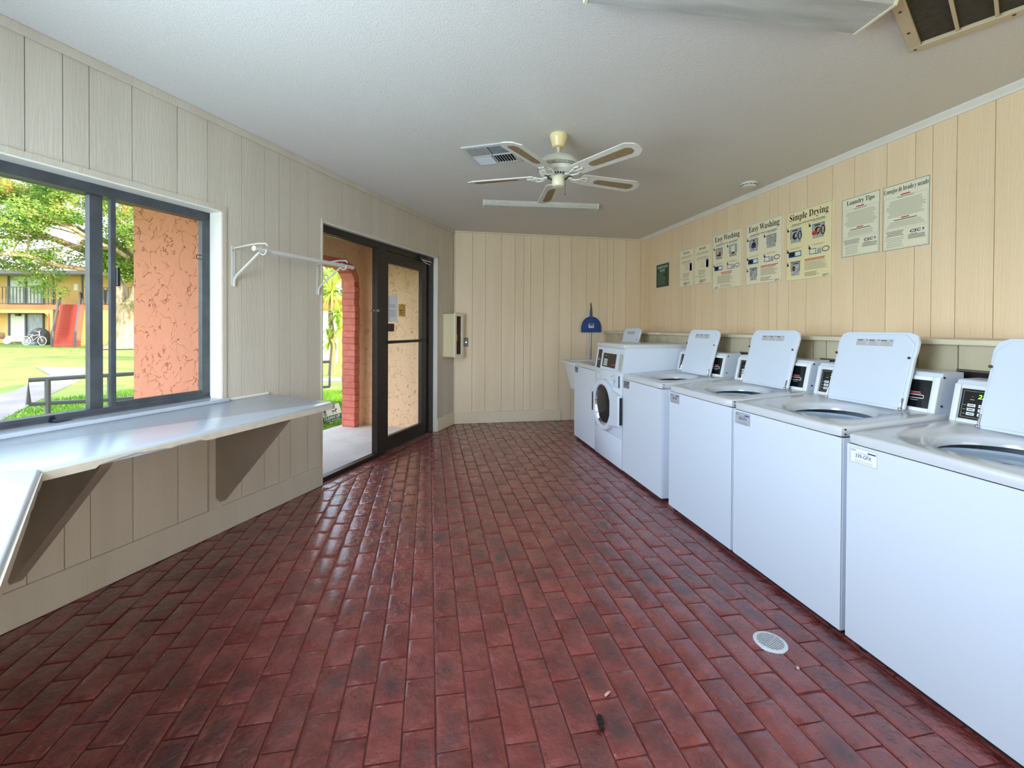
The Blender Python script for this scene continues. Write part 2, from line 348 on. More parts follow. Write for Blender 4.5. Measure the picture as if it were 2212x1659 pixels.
# ------------------------------------------------------------------ room shell
def subtract(x0, x1, z0, z1, ops):
    xs = sorted({x0, x1, *[o[0] for o in ops if x0 < o[0] < x1], *[o[1] for o in ops if x0 < o[1] < x1]})
    out = []
    for a, b in zip(xs, xs[1:]):
        m = (a+b)/2; segs = [(z0, z1)]
        for o in ops:
            if o[0] < m < o[1]:
                ns = []
                for p, q in segs:
                    if o[2] > p: ns.append((p, min(q, o[2])))
                    if o[3] < q: ns.append((max(p, o[3]), q))
                segs = [s for s in ns if s[1]-s[0] > .004]
        out += [(a, b, p, q) for p, q in segs]
    return out
def wall(name, M, x0, x1, ops, m, grooves, y_back, y_face, y_front, zt=HC+.06, plank_z=(0, HC)):
    """backing with openings (kind structure) and one plank object per board"""
    b = MB()
    for a, c, p, q in subtract(x0, x1, -.06, zt, ops): b.box(a, c, min(y_back, y_face), max(y_back, y_face), p, q)
    o = b.build(name, GROOVE, M=M); o['kind'] = 'structure'
    for g0, g1 in zip(grooves, grooves[1:]):
        a, c = g0+.0018, g1-.0018
        pcs = subtract(a, c, plank_z[0], plank_z[1], ops)
        # join pieces that touch; separate what is above from what is below an opening
        groups = []
        for pc in pcs:
            hit = [g for g in groups if any(abs(pc[0]-k[1]) < 1e-6 and pc[2] < k[3] and pc[3] > k[2] for k in g)]
            if hit:
                hit[0].append(pc)
                for h in hit[1:]: hit[0].extend(h); groups.remove(h)
            else: groups.append([pc])
        for g in groups:
            p = MB()
            for k in g: p.box(k[0], k[1], min(y_face, y_front)-.0005 if y_front < y_face else y_face-.0005, max(y_face, y_front), k[2], k[3])
            p.build('plank', m, o)
    return o
PW = [.130, .101, .183, .238, .182, .238, .184]
def pattern(start, end, k=0, step=1):
    out = [start]; x = start
    while (x < end) if step > 0 else (x > end):
        x += step*PW[k % 7]; k += 1; out.append(x)
    out[-1] = end; return out
OPS_L = [(.49, 2.515, -.06, 2.235), (3.42, 4.66, .872, 2.10)]
gl = [0, .142, .331, .446, .569, .756, .994, 1.175, 1.415, 1.602, 1.714, 1.844, 2.028, 2.267, 2.448, 2.679, 2.858, 2.963, 3.093, 3.275, 3.515, 3.698, 3.934, 4.123, 4.226, 4.359, 4.545, 4.78, 4.96, 5.05]
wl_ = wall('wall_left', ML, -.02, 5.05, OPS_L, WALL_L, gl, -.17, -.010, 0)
gb = [XC, .6, .783, 1.014, 1.208, 1.336, 1.438, 1.63, 1.866, 2.049, 2.284, 2.478, 2.609, 2.704, 2.903, XR]
MBK = Matrix.Translation((0, YB, 0))
wb_ = wall('wall_back', MBK, XC-.1, XR+.15, [], WALL_B, gb, .15, .010, 0)
gr = sorted([2.122-x for x in np.cumsum([.184, .238, .182, .238, .183, .101, .130]*4) if 2.122-x > -2.3] + [2.122] + [2.122+x for x in np.cumsum(PW*4) if 2.122+x < YB-.03])
gr = [-2.3]+gr+[YB]
MR = Matrix(((0, 1, 0, XR), (1, 0, 0, 0), (0, 0, 1, 0), (0, 0, 0, 1)))   # only used for coordinates
def wall_y(name, x, y0, y1, m, grooves, sgn, ops=(), zt=HC+.06, plank_z=(0, HC), parent=None):
    """wall in a plane x = const, room on the side -sgn"""
    b = MB()
    for a, c, p, q in subtract(y0, y1, -.06, zt, ops): b.box(min(x+sgn*.01, x+sgn*.15), max(x+sgn*.01, x+sgn*.15), a, c, p, q)
    o = b.build(name, GROOVE); o['kind'] = 'structure'
    for g0, g1 in zip(grooves, grooves[1:]):
        MB().box(min(x, x+sgn*.0105), max(x, x+sgn*.0105), g0+.0018, g1-.0018, plank_z[0], plank_z[1]).build('plank', m, o)
    return o
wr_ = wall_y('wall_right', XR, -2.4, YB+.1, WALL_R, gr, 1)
# second window wall and rear wall (behind the camera)
OPS2 = [(.45, 2.25, .872, 2.10)]
g2 = pattern(0, 4.83)
M2i = M2
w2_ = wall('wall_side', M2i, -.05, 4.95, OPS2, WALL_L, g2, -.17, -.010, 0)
MRR = TR(0, -2.3)
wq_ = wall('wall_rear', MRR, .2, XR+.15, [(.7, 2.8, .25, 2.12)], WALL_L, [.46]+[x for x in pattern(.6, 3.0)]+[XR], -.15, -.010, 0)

# ceiling and floor bed
corners = [Vector((XC, YB, 0)), Vector((XR, YB, 0)), Vector((XR, -2.3, 0)), Vector((.46, -2.3, 0)), W2.copy()]
cp = [(XC-.12, YB+.12), (XR+.12, YB+.12), (XR+.12, -2.45), (.3, -2.45), (W2.x-.2, W2.y)]
cl = MB().prism(cp, HC, HC+.05).build('ceiling', CEIL); cl['kind'] = 'structure'
fl = MB().prism(cp, -.10, -.007).build('floor', JOINT); fl['kind'] = 'structure'

# bricks: courses along y, pitch .11 x .222
def clip(poly, nx, ny, d):   # keep nx*x+ny*y >= d
    out = []
    for i in range(len(poly)):
        a, b = poly[i], poly[(i+1) % len(poly)]; da = nx*a[0]+ny*a[1]-d; db = nx*b[0]+ny*b[1]-d
        if da >= 0: out.append(a)
        if (da >= 0) != (db >= 0):
            t = da/(da-db); out.append((a[0]+(b[0]-a[0])*t, a[1]+(b[1]-a[1])*t))
    return out
def brick_verts(poly, z):
    """a slightly pillowed, worn paver: outline, shoulder and raised middle"""
    cx = sum(p[0] for p in poly)/len(poly); cy = sum(p[1] for p in poly)/len(poly); n = len(poly)
    def ins(k):
        r = []
        for x, y in poly:
            dx, dy = cx-x, cy-y; L = math.hypot(dx, dy) or 1; r.append((x+dx/L*k, y+dy/L*k))
        return r
    a = [(x, y, z-.009) for x, y in poly]; b = [(x, y, z-.0035) for x, y in poly]; c = [(x, y, z-.0008) for x, y in ins(.008)]; d = [(x, y, z+.0006) for x, y in ins(.026)]
    vs = a+b+c+d; fs = []
    for k in range(3):
        for i in range(n): fs.append((k*n+i, k*n+(i+1) % n, (k+1)*n+(i+1) % n, (k+1)*n+i))
    fs.append(tuple(range(3*n, 4*n))); return vs, fs
BW, BL, GAP = .11, .222, .006
full = []; cut = []
wn = Vector((-D2.y, D2.x))  # in (t, n): inward normal of side wall
def inside_polys(poly):
    # left wall
    p = poly
    tc_ = [(Vector((x, y, 0))-Vector((XC, YB, 0))) for x, y in p]
    tmid = sum(v.dot(DL) for v in tc_)/len(tc_)
    off = .118 if tmid < 2.56 and tmid > .42 else .004
    P0 = Vector((XC, YB, 0)); p = clip(p, NL.x, NL.y, NL.dot(P0)+off)
    if len(p) < 3: return p
    p = clip(p, 0, -1, -(YB-.012))
    if len(p) < 3: return p
    nn = M2.to_3x3() @ Vector((0, 1, 0)); p = clip(p, nn.x, nn.y, nn.dot(W2)+.004)
    if len(p) < 3: return p
    return clip(p, -1, 0, -2.3)
for i in range(-20, 25):
    x0 = -.082+BW*i
    if x0 > 2.2: break
    off = 2.170+(BL/2 if i % 2 else 0)+RND.uniform(-.008, .008)
    for j in range(-12, 22):
        y0 = off+BL*j
        if y0 < -.1 or y0 > YB: continue
        q = [(x0+GAP/2, y0+GAP/2), (x0+BW-GAP/2, y0+GAP/2), (x0+BW-GAP/2, y0+BL-GAP/2), (x0+GAP/2, y0+BL-GAP/2)]
        q = [(x+RND.uniform(-.0012, .0012), y+RND.uniform(-.0015, .0015)) for x, y in q]
        p = inside_polys(q)
        if len(p) < 3: continue
        ar = abs(sum(p[k][0]*p[(k+1) % len(p)][1]-p[(k+1) % len(p)][0]*p[k][1] for k in range(len(p))))/2
        if ar < .0004: continue
        if ar > BW*BL*.88 and len(p) == 4: full.append((x0+BW/2, y0+BL/2))
        else: cut.append(p)
def pix(P):
    d = Vector(P)-CAM; z = d.dot(_F)
    return (1106+FPX*d.dot(_R2)/z, CY-FPX*d.dot(_U2)/z, z) if z > .05 else (0, 0, -1)
vis = []
for x, y in full:
    u, v, z = pix((x, y, 0)); n_ = (Vector((x, y, 0))-Vector((XC, YB, 0))).dot(NL)
    seen = z > 0 and -60 < u < 2270 and v < 1720 and x < 1.80
    vis.append((z if seen else 99+abs(z), x, y))
vis.sort()
variants = []
for k in range(5):
    q = [(sx*(BW-GAP)/2+RND.uniform(-.0015, .0015), sy*(BL-GAP)/2+RND.uniform(-.002, .002)) for sx, sy in ((-1, -1), (1, -1), (1, 1), (-1, 1))]
    vs, fs = brick_verts(q, 0); me = bpy.data.meshes.new('brick'); me.from_pydata(vs, [], fs); me.materials.append(BRICKP)
    me.polygons.foreach_set('use_smooth', [True]*len(me.polygons)); me.set_sharp_from_angle(angle=math.radians(50)); me.update(); variants.append(me)
rest = MB()
for k, (d, x, y) in enumerate(vis):
    rx, ry, dz = RND.gauss(0, .010), RND.gauss(0, .016), RND.uniform(-.0016, .0006)
    if k < 300:
        o = bpy.data.objects.new('brick', variants[RND.randrange(5)]); COL.objects.link(o); o.parent = fl
        o.location = (x, y, dz); o.rotation_euler = (rx, ry, PI*RND.randrange(2))
    else:
        q = [(sx*(BW-GAP)/2, sy*(BL-GAP)/2) for sx, sy in ((-1, -1), (1, -1), (1, 1), (-1, 1))]
        vs, fs = brick_verts(q, 0); rest.add(vs, fs, Matrix.Translation((x, y, dz)) @ Matrix.Rotation(rx, 4, 'X') @ Matrix.Rotation(ry, 4, 'Y'))
for p in cut:
    vs, fs = brick_verts(p, RND.uniform(-.002, 0)); rest.add(vs, fs)
# border course along the doorway
t = .43
while t < 2.55:
    e = min(t+BL, 2.56); q = [(t+.003, .006), (e-.003, .006), (e-.003, .113), (t+.003, .113)]
    q = [tuple((ML @ Vector((a, b, 0)))[:2]) for a, b in q]; vs, fs = brick_verts(q, -.001); rest.add(vs, fs); t += BL
t = .50
while t < 2.50:
    e = min(t+BL, 2.51); q = [(t+.003, -.05), (e-.003, -.05), (e-.003, .002), (t+.003, .002)]
    q = [tuple((ML @ Vector((a, b, 0)))[:2]) for a, b in q]; vs, fs = brick_verts(q, -.001); rest.add(vs, fs); t += BL
ro = rest.build('brick_field', BRICKP, fl, smooth=True, kind='stuff', angle=50)

# baseboards, crown strips, casings
def strip(name, M, x0, x1, y0, y1, z0, z1, m=TRIMC, r=.003):
    o = MB().rbox(x0, x1, y0, y1, z0, z1, r, 1).build(name, m, M=M, smooth=True); o['kind'] = 'structure'; return o
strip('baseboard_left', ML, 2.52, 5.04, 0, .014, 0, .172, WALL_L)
strip('baseboard_left_far', ML, .012, .485, 0, .014, 0, .165, TRIMC)
strip('baseboard_back', None, XC+.01, 1.9, YB-.014, YB, 0, .165, TRIMC)
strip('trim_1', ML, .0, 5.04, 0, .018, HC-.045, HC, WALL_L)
strip('trim_2', None, XC, XR-.03, YB-.018, YB, HC-.022, HC, TRIMC)
# right crown: two-step moulding
cm = MB().prism([(0, 0), (-.034, 0), (-.034, -.008), (-.012, -.030), (-.012, -.046), (0, -.046)], -2.3, YB-.002)
o = cm.build('trim_3', TRIMW, M=Matrix(((1, 0, 0, XR), (0, 0, 1, 0), (0, 1, 0, HC), (0, 0, 0, 1)))); o['kind'] = 'structure'
strip('trim_4', None, XC, XC+.012, YB-.016, YB-.001, .166, HC-.03, TRIMC, .002)

# ------------------------------------------------------------------ window in the left wall
def window_unit(name, M, x0, x1, z0, z1, full_detail=True):
    root = bpy.data.objects.new(name, None); COL.objects.link(root); root.matrix_world = M; root['kind'] = 'structure'
    b = MB()   # painted reveal boards and thin casing
    b.box(x0-.002, x0+.008, -.095, .006, z0, z1); b.box(x1-.008, x1+.002, -.095, .006, z0, z1); b.box(x0, x1, -.095, .006, z1-.008, z1+.002)
    b.build('reveal_board', TRIMW, root)
    b = MB().box(x0-.028, x0, 0, .008, z0-.0, z1+.03).box(x1, x1+.028, 0, .008, z0, z1+.03).box(x0, x1, 0, .008, z1, z1+.03)
    b.build('casing', TRIMW if not full_detail else WALL_L, root)
    MB().rbox(x0-.03, x1+.03, -.10, .034, z0-.018, z0+.004, .004, 1).build('sill', LAMI, root, smooth=True)
    fr = MB(); a, c = x0+.008, x1-.008
    fr.box(a, a+.052, -.130, -.095, z0+.004, z1-.008); fr.box(c-.052, c, -.16, -.095, z0+.004, z1-.008)
    fr.box(a, c, -.16, -.095, z0+.004, z0+.038); fr.box(a, c, -.16, -.095, z1-.062, z1-.008)
    fr.box(a, c, -.104, -.090, z0+.004, z0+.016)
    fr.build('window_frame', GREYAL, root)
    return root, a+.052, c-.052, z0+.038, z1-.062
wn1, wa, wc, wz0, wz1 = window_unit('window_1', ML, 3.42, 4.66, .872, 2.10)
MB().box(4.003, 4.060, -.158, -.120, wz0, wz1).build('meeting_stile', GREYAL, wn1)
MB().box(3.956, 3.979, -.120, -.096, wz0, wz1).box(wa, 3.956, -.120, -.100, wz0, wz0+.022).build('sash', GREYAL, wn1)
MB().box(4.060, wc, -.142, -.138, wz0, wz1).build('pane', GLASS, wn1)
MB().box(wa, 3.956, -.112, -.108, wz0+.022, wz1).build('pane', GLASS, wn1)
MB().rbox(3.938, 3.956, -.112, -.088, 1.565, 1.665, .003, 1).build('latch', DARKM, wn1)
MB().box(wa-.001, wa+.028, -.108, -.104, 1.78, 1.784).box(wa-.001, wa+.028, -.108, -.104, 1.805, 1.809).box(wa+.026, wa+.030, -.108, -.104, 1.78, 1.809).build('catch', DARKM, wn1)
wn2, *_ = window_unit('window_2', M2i, .45, 2.25, .872, 2.10, False)
rw = bpy.data.objects.new('window_3', None); COL.objects.link(rw); rw.matrix_world = MRR; rw['kind'] = 'structure'
b = MB(); b.box(.7, .76, -.12, -.05, .25, 2.12).box(2.74, 2.8, -.12, -.05, .25, 2.12).box(.7, 2.8, -.12, -.05, .25, .31).box(.7, 2.8, -.12, -.05, 2.06, 2.12).box(1.72, 1.78, -.12, -.05, .31, 2.06)
b.build('window_frame', BRONZE, rw)

# ------------------------------------------------------------------ glazed doorway: fixed sidelite + door leaf
sl = bpy.data.objects.new('window_4', None); COL.objects.link(sl); sl.matrix_world = ML; sl['kind'] = 'structure'
MB().box(1.605, 1.676, -.115, -.05, .0, 2.235).build('mullion', BRONZE, sl)
MB().box(2.470, 2.515, -.115, -.05, .0, 2.235).build('jamb', BRONZE, sl)
MB().box(1.676, 2.470, -.105, -.05, 2.165, 2.235).box(1.676, 2.470, -.075, -.045, 2.150, 2.158).build('head', BRONZE, sl)
MB().box(1.676, 2.470, -.115, -.05, -.007, .035).box(1.676, 2.470, -.06, -.035, -.004, .012).build('bottom_rail', BRONZE, sl)
MB().box(1.676, 2.470, -.085, -.079, .035, 2.165).build('pane', GLASS, sl)
lt = MB().rbox(1.70, 1.76, -.05, -.034, 1.510, 1.525, .002, 1).cyl((1.77, -.04, 1.5175), (1.84, -.02, 1.5175), .006, n=8).rbox(1.66, 1.70, -.05, -.03, 1.505, 1.53, .003, 1)
tl = lt.build('door_stop_hook', STEEL, sl, smooth=True)

dr = bpy.data.objects.new('door_1', None); COL.objects.link(dr); dr.matrix_world = ML; dr['kind'] = 'structure'
MB().box(.49, .60, -.13, -.05, .0, 2.235).box(.60, .66, -.13, -.075, 0, 2.165).box(.60, 1.605, -.13, -.05, 2.165, 2.235).box(1.52, 1.605, -.13, -.05, 0, 2.165).build('door_frame', BRONZE, dr)
MB().box(.49, 1.676, -.13, -.05, -.008, .014).build('threshold', STEEL, dr)
leaf = MB().box(.665, .775, -.10, -.055, .02, 2.160).box(1.490, 1.515, -.10, -.055, .02, 2.160).box(1.475, 1.515, -.097, -.058, .02, 2.16).box(.775, 1.49, -.10, -.055, 2.035, 2.160).box(.775, 1.49, -.10, -.055, .02, .165)
lf = leaf.build('door_leaf', BRONZE, dr)
MB().box(.775, 1.475, -.080, -.074, .165, 2.035).build('pane', GLASS, lf)
MB().rbox(1.375, 1.485, -.105, -.045, 1.300, 1.385, .004, 1).build('lock_case', BRONZE, lf, smooth=True)
MB().cyl((.72, -.035, 1.185), (1.50, -.035, 1.185), .017, n=10).box(.715, .735, -.056, -.02, 1.17, 1.20).box(1.485, 1.505, -.056, -.02, 1.17, 1.20).build('door_handle', DARKM, lf, smooth=True)
MB().rbox(.62, .86, -.055, -.012, 2.165, 2.215, .006, 2).build('door_closer', DARKM, dr, smooth=True)
MB().tube([(.70, -.02, 2.165), (.93, .035, 2.150), (.70, .03, 2.150)], .007, 6).tube([(.62, -.03, 2.13), (.86, .01, 2.14)], .005, 6).build('closer_arm', CHROME, dr, smooth=True)
b = MB().box(.482, .492, -.05, .006, .0, 2.243).box(2.513, 2.523, -.05, .006, 0, 2.243).box(.482, 2.523, -.05, .006, 2.233, 2.243)
b.build('reveal_board', TRIMW, dr)
b = MB().box(.455, .484, 0, .008, .0, 2.27).box(2.521, 2.532, 0, .010, 0, 2.27).box(.455, 2.532, 0, .008, 2.241, 2.27)
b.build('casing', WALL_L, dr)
# ------------------------------------------------------------------ folding counter along the two window walls
ct = thing('counter', 'long white laminate folding counter with a mitred corner under the sliding window', 'counter', ML)
CZ = .854
M_in = (4.628, .70); far2 = 3.6
p1 = [(3.066, 0.0), (3.160, .655), (3.175, .69), (3.21, .706), M_in, (5.05, 0)]
def e2(s, n): return (5.05+D2.x*s-D2.y*n, D2.y*s+D2.x*n)
p2 = [(5.05, 0), M_in, e2(far2, .70), e2(far2, 0)]
def slab(poly, name, mm):
    bm = bmesh.new(); vs = [bm.verts.new((x, y, CZ-.036)) for x, y in poly]; f = bm.faces.new(vs)
    r = bmesh.ops.extrude_face_region(bm, geom=[f]); bmesh.ops.translate(bm, verts=[g for g in r['geom'] if isinstance(g, bmesh.types.BMVert)], vec=(0, 0, .036))
    bm.normal_update(); bmesh.ops.recalc_face_normals(bm, faces=bm.faces[:])
    top = [e for e in bm.edges if all(abs(v.co.z-CZ) < 1e-5 for v in e.verts) and not all((v.co.xy-Vector((5.05, 0))).length < .02 or (v.co.xy-Vector(M_in)).length < .02 for v in e.verts)]
    bmesh.ops.bevel(bm, geom=top, offset=.012, segments=3, profile=.5, affect='EDGES')
    b = MB(); b.frombm(bm); return b.build(name, mm, ct, smooth=True)
slab(p1, 'worktop', LAMI); slab(p2, 'worktop', LAMI)
# beige front edge, chewed along its lower side
low = [(4.628, .812), (4.476, .811), (4.462, .822), (4.408, .828), (4.343, .834), (4.31, .829), (4.238, .825), (4.205, .817), (4.171, .826), (4.10, .823), (4.078, .825), (4.046, .812), (3.756, .813), (3.21, .815)]
poly = [(t_, z_) for t_, z_ in low]+[(3.21, CZ-.011), (4.628, CZ-.011)]
MXZ = Matrix(((1, 0, 0, 0), (0, 0, 1, 0), (0, 1, 0, 0), (0, 0, 0, 1)))   # (x, y, z) -> (t, n, z) with prism axis = n
MB().prism(poly, .700, .7075, M=MXZ).build('edge_band', LAMEDGE, ct)
MB().prism([(3.062, .0), (3.157, .655), (3.172, .692), (3.21, .7075), (3.21, .700), (3.177, .687), (3.165, .655), (3.07, 0)], .813, CZ-.011).build('edge_band', LAMEDGE, ct)
M2E = Matrix.Translation((5.05, 0, 0)) @ Matrix.Rotation(math.atan2(D2.y, D2.x), 4, 'Z')
pl2 = [(.43, .812), (.55, .812), (.56, .822), (.66, .816), (.72, .813), (.8, .820), (.86, .813), (far2, .813), (far2, CZ-.011), (.43, CZ-.011)]
MB().prism(pl2, .700, .7075, M=M2E @ MXZ).build('edge_band', LAMEDGE, ct)
def bracket(M, t0, w=.041, reach=.60, zb=.235, ledger=True):
    poly = [(0, zb+.012), (0, .812), (reach, .812), (reach-.02, .785), (.04, zb-.015)]
    Mx = M @ Matrix(((0, 0, 1, t0), (1, 0, 0, 0.012), (0, 1, 0, 0), (0, 0, 0, 1)))
    MB().prism(poly, 0, w, M=Mx).build('bracket', BRKT, ct)
    if ledger: MB().box(t0-.002, t0+.082, .0, .014, .173, .812, M=M).build('ledger_board', WALL_L, ct)
BRKT = mat('grey_beige_bracket_paint', (150, 138, 126), (162, 150, 136), scale=3, rough=.55)
I4 = Matrix.Identity(4)
bracket(I4, 3.432); bracket(I4, 4.395, reach=.655, ledger=False)
bracket(M2E, .75); bracket(M2E, 2.2)
MB().rbox(3.066, 3.40, 0.002, .016, CZ, CZ+.016, .003, 1).build('back_strip', TRIMW, ct)
MB().rbox(3.40, 5.04, 0.002, .012, CZ, CZ+.0005, .0002, 1).build('caulk_line', TRIMC, ct)

# clear plastic scrap on the sill
pc = MB().add([(4.165, -.105, .8775), (4.245, -.085, .8775), (4.235, -.035, .8775), (4.16, -.06, .8775), (4.155, -.11, .912), (4.235, -.092, .906)], [(0, 1, 2, 3), (0, 1, 5, 4)])
o = pc.build('plastic_scrap', glass('cloudy_plastic', (.8, .85, 1), .8), M=ML); md = o.modifiers.new('t', 'SOLIDIFY'); md.thickness = .0015
tag(o, 'small bent piece of clear plastic lying on the window sill', 'plastic scrap')

# ------------------------------------------------------------------ closet rod on two brackets by the door
rk = thing('hanging_rail', 'white closet rod on two wall brackets between window and doorway', 'hanging rail', ML)
RODM = mat('white_rod_paint', (206, 202, 194), rough=.35)
rod = MB().cyl((3.405, .262, 1.846), (2.455, .262, 1.846), .0165, n=16).build('rod', RODM, rk, smooth=True)
MB().cyl((3.4055, .262, 1.846), (3.409, .262, 1.846), .0168, n=16).build('end_cap', mat('cream_rod_end', (238, 232, 200), rough=.5), rk, smooth=True)
for t0 in (3.338, 2.568):
    b = MB().tube([(t0, .006, 1.872), (t0, .12, 1.885), (t0, .22, 1.892), (t0, .285, 1.888), (t0, .30, 1.872)], .0055, 6)
    b.box(t0-.012, t0+.012, 0, .004, 1.62, 1.885)
    br = b.build('rod_bracket', RODM, rk, smooth=True)
    MB().tube([(t0, .008, 1.615), (t0, .010, 1.66), (t0, .030, 1.69), (t0, .235, 1.838), (t0, .250, 1.87)], .0075, 6).build('brace', RODM, br, smooth=True)
    hk = [(t0, .262+.026*math.cos(a), 1.842+.026*math.sin(a)) for a in [math.radians(x) for x in range(150, 381, 23)]]
    MB().tube(hk, .0045, 6).build('cradle', RODM, br, smooth=True)
    for z_ in (1.872, 1.857, 1.645, 1.628): MB().cyl((t0+.004, .003, z_), (t0+.004, .006, z_), .0035, n=8).build('screw', DARKM, br)

# ------------------------------------------------------------------ extinguisher cabinet in the corner + key switch
xc_ = thing('extinguisher_cabinet', 'cream extinguisher cabinet with dark open front in the far left corner', 'cabinet', ML)
CABM = mat('cream_cabinet_enamel', (226, 212, 172), rough=.35, coat=.2)
b = MB(); a0, a1, z0, z1, dp = .095, .325, .955, 1.525, .165
b.rbox(a1-.008, a1, 0.001, dp, z0, z1, .003, 1).rbox(a0, a0+.008, .001, dp, z0, z1, .003, 1).box(a0, a1, .001, dp, z1-.008, z1).box(a0, a1, .001, dp, z0, z0+.008).box(a0, a1, .001, .008, z0, z1)
b.build('cabinet_body', CABM, xc_, smooth=True)
b = MB(); out = rrect(a0-.015, a1+.015, z0-.018, z1+.018, .03, 4); inn = rrect(a0+.03, a1-.03, z0+.035, z1-.03, .01, 4)
vs = [(x, dp, z) for x, z in out]+[(x, dp+.022, z) for x, z in out]+[(x, dp+.022, z) for x, z in inn]+[(x, dp, z) for x, z in inn]; n_ = len(out)
b.add(vs, [(k*n_+i, k*n_+(i+1) % n_, ((k+1) % 4)*n_+(i+1) % n_, ((k+1) % 4)*n_+i) for k in range(4) for i in range(n_)])
b.build('front_frame', mat('bright_cabinet_rim', (236, 232, 214), rough=.3, coat=.3), xc_, smooth=True)
MB().box(a0+.01, a1-.01, .010, .016, z0+.012, z1-.012).build('back_lining', mat('brown_cabinet_lining', (112, 82, 50), (92, 66, 44), scale=5, rough=.6), xc_)
MB().box(a0+.008, a0+.012, .012, dp, z0+.01, z1-.01).build('side_lining', MATS['brown_cabinet_lining'], xc_)
MB().rbox(.118, .122, .07, .12, 1.16, 1.25, .0015, 1).tube([(.12, .095, 1.25), (.122, .10, 1.29), (.12, .09, 1.34)], .003, 5).build('hanging_tag', mat('amber_tag', (222, 160, 40), rough=.5), xc_)
MB().rbox(.17, .26, .12, .166, z0+.0, z0+.03, .004, 1).build('latch', DARKM, xc_)
sw = thing('key_switch_plate', 'grey metal switch plate with round key switch right of the corner cabinet', 'switch', TR(.512, YB, 1.142))
MB().rbox(-.034, .034, -.008, 0, -.062, .062, .002, 1).build('plate', mat('grey_switch_plate', (96, 92, 90), rough=.4, metal=.5), sw, smooth=True)
MB().cyl((0, -.012, 0), (0, -.007, 0), .022, n=16).build('key_ring', BLACKP, sw)
MB().cyl((0.002, -.018, -.002), (0.002, -.011, -.002), .010, n=12).build('key_barrel', CHROME, sw, smooth=True)

# ------------------------------------------------------------------ paper notice and no-smoking sticker on the glass door
Mdoor = ML @ Matrix(((-1, 0, 0, 1.375), (0, 0, 1, -.0735), (0, 1, 0, 1.55), (0, 0, 0, 1)))
nb = MB().box(-.102, .102, -.142, .142, -.0005, .0006).build('paper_notice', PAPER, M=Mdoor); tag(nb, 'white printed paper notice taped inside the glass door', 'notice')
p = PR(); p.lines(-.06, .06, .01, .05, 2, 0, .35, True).lines(-.075, .075, -.09, -.01, 5, 0, .3, True); p.build('printed_text', mat('pale_blue_ink', (150, 156, 186), rough=.8), nb, M=Matrix.Translation((0, 0, .0008)), recalc=False)
Mst = ML @ Matrix(((-1, 0, 0, 1.182), (0, 0, 1, -.0735), (0, 1, 0, 1.54), (0, 0, 0, 1)))
st_ = MB().box(-.072, .072, -.072, .072, -.0005, .0006).build('no_smoking_sticker', mat('yellow_sticker', (206, 184, 92), rough=.5), M=Mst); tag(st_, 'yellow square no smoking sticker on the glass door beside the notice', 'sticker')
p = PR(); p.ring(0, .004, .056, .060, .012, 0, .0012); p.add([(-.042, -.042, .0012), (-.034, -.050, .0012), (.042, .046, .0012), (.034, .054, .0012)], [(0, 1, 2, 3)]); p.build('prohibition_ring', mat('orange_ink', (206, 110, 40), rough=.6), st_, recalc=False)
p = PR(); p.r(-.040, .012, -.006, .004, 0, .001); p.r(.016, .026, -.006, .004, 0, .001); p.build('cigarette_mark', INK, st_, recalc=False)
text('NO SMOKING', I4, 0, -.026, .062, .010, INK, st_, off=.0014, bold=.02)

# ------------------------------------------------------------------ ceiling fan
FX, FY, FZ = .8817, 2.954, 2.3975
fan = thing('ceiling_fan', 'white five-blade ceiling fan with cane insets and a cream canopy', 'ceiling fan', TR(FX, FY, HC))
FW = mat('aged_white_fan_enamel', (214, 212, 198), rough=.35, coat=.2)
FWB = mat('aged_white_fan_blade', (206, 202, 186), (216, 213, 198), scale=8, rough=.45)
CANE = mat('cane_webbing', (168, 142, 98), (120, 98, 68), scale=160, rough=.8, bump=.6, bscale=200)
FCAN = mat('cream_fan_canopy', (236, 216, 160), rough=.35, coat=.2)
dz = FZ-HC
MB().lathe([(.060, 0), (.062, -.015), (.058, -.03), (.050, -.055), (.040, -.085), (.030, -.090)], 28).build('canopy', FCAN, fan, smooth=True)
MB().cyl((0, 0, -.085), (0, 0, -.15), .012, n=12).build('downrod', FW, fan, smooth=True)
mz = dz
MB().lathe([(.02, mz+.160), (.05, mz+.152), (.105, mz+.128), (.140, mz+.098), (.147, mz+.075), (.142, mz+.070)], 40).build('motor_cover', FW, fan, smooth=True)
MB().lathe([(.140, mz+.072), (.145, mz+.066), (.145, mz+.052), (.136, mz+.048)], 40).build('beaded_ring', mat('beaded_fan_ring', (196, 192, 170), (120, 114, 96), scale=120, rough=.5, bump=.8, bscale=150), fan, smooth=True)
MB().lathe([(.137, mz+.050), (.130, mz+.025), (.102, mz+.008), (.05, mz+.004), (.045, mz-.004)], 40).build('motor_bowl', FW, fan, smooth=True)
v = MB()
for i in range(30):
    a = 2*PI*i/30; ca, sa = math.cos(a), math.sin(a)
    v.add([(.062*ca-.0035*sa, .062*sa+.0035*ca, mz+.0042), (.062*ca+.0035*sa, .062*sa-.0035*ca, mz+.0042), (.098*ca+.005*sa, .098*sa-.005*ca, mz+.0080), (.098*ca-.005*sa, .098*sa+.005*ca, mz+.0080)], [(0, 1, 2, 3)])
v.build('cooling_slots', DARKGAP, fan, recalc=False, M=Matrix.Translation((0, 0, -.0015)))
MB().lathe([(.040, mz-.002), (.043, mz-.012), (.043, mz-.055), (.036, mz-.066), (.012, mz-.070)], 28).build('switch_housing', mat('cream_switch_housing', (226, 218, 186), rough=.35), fan, smooth=True)
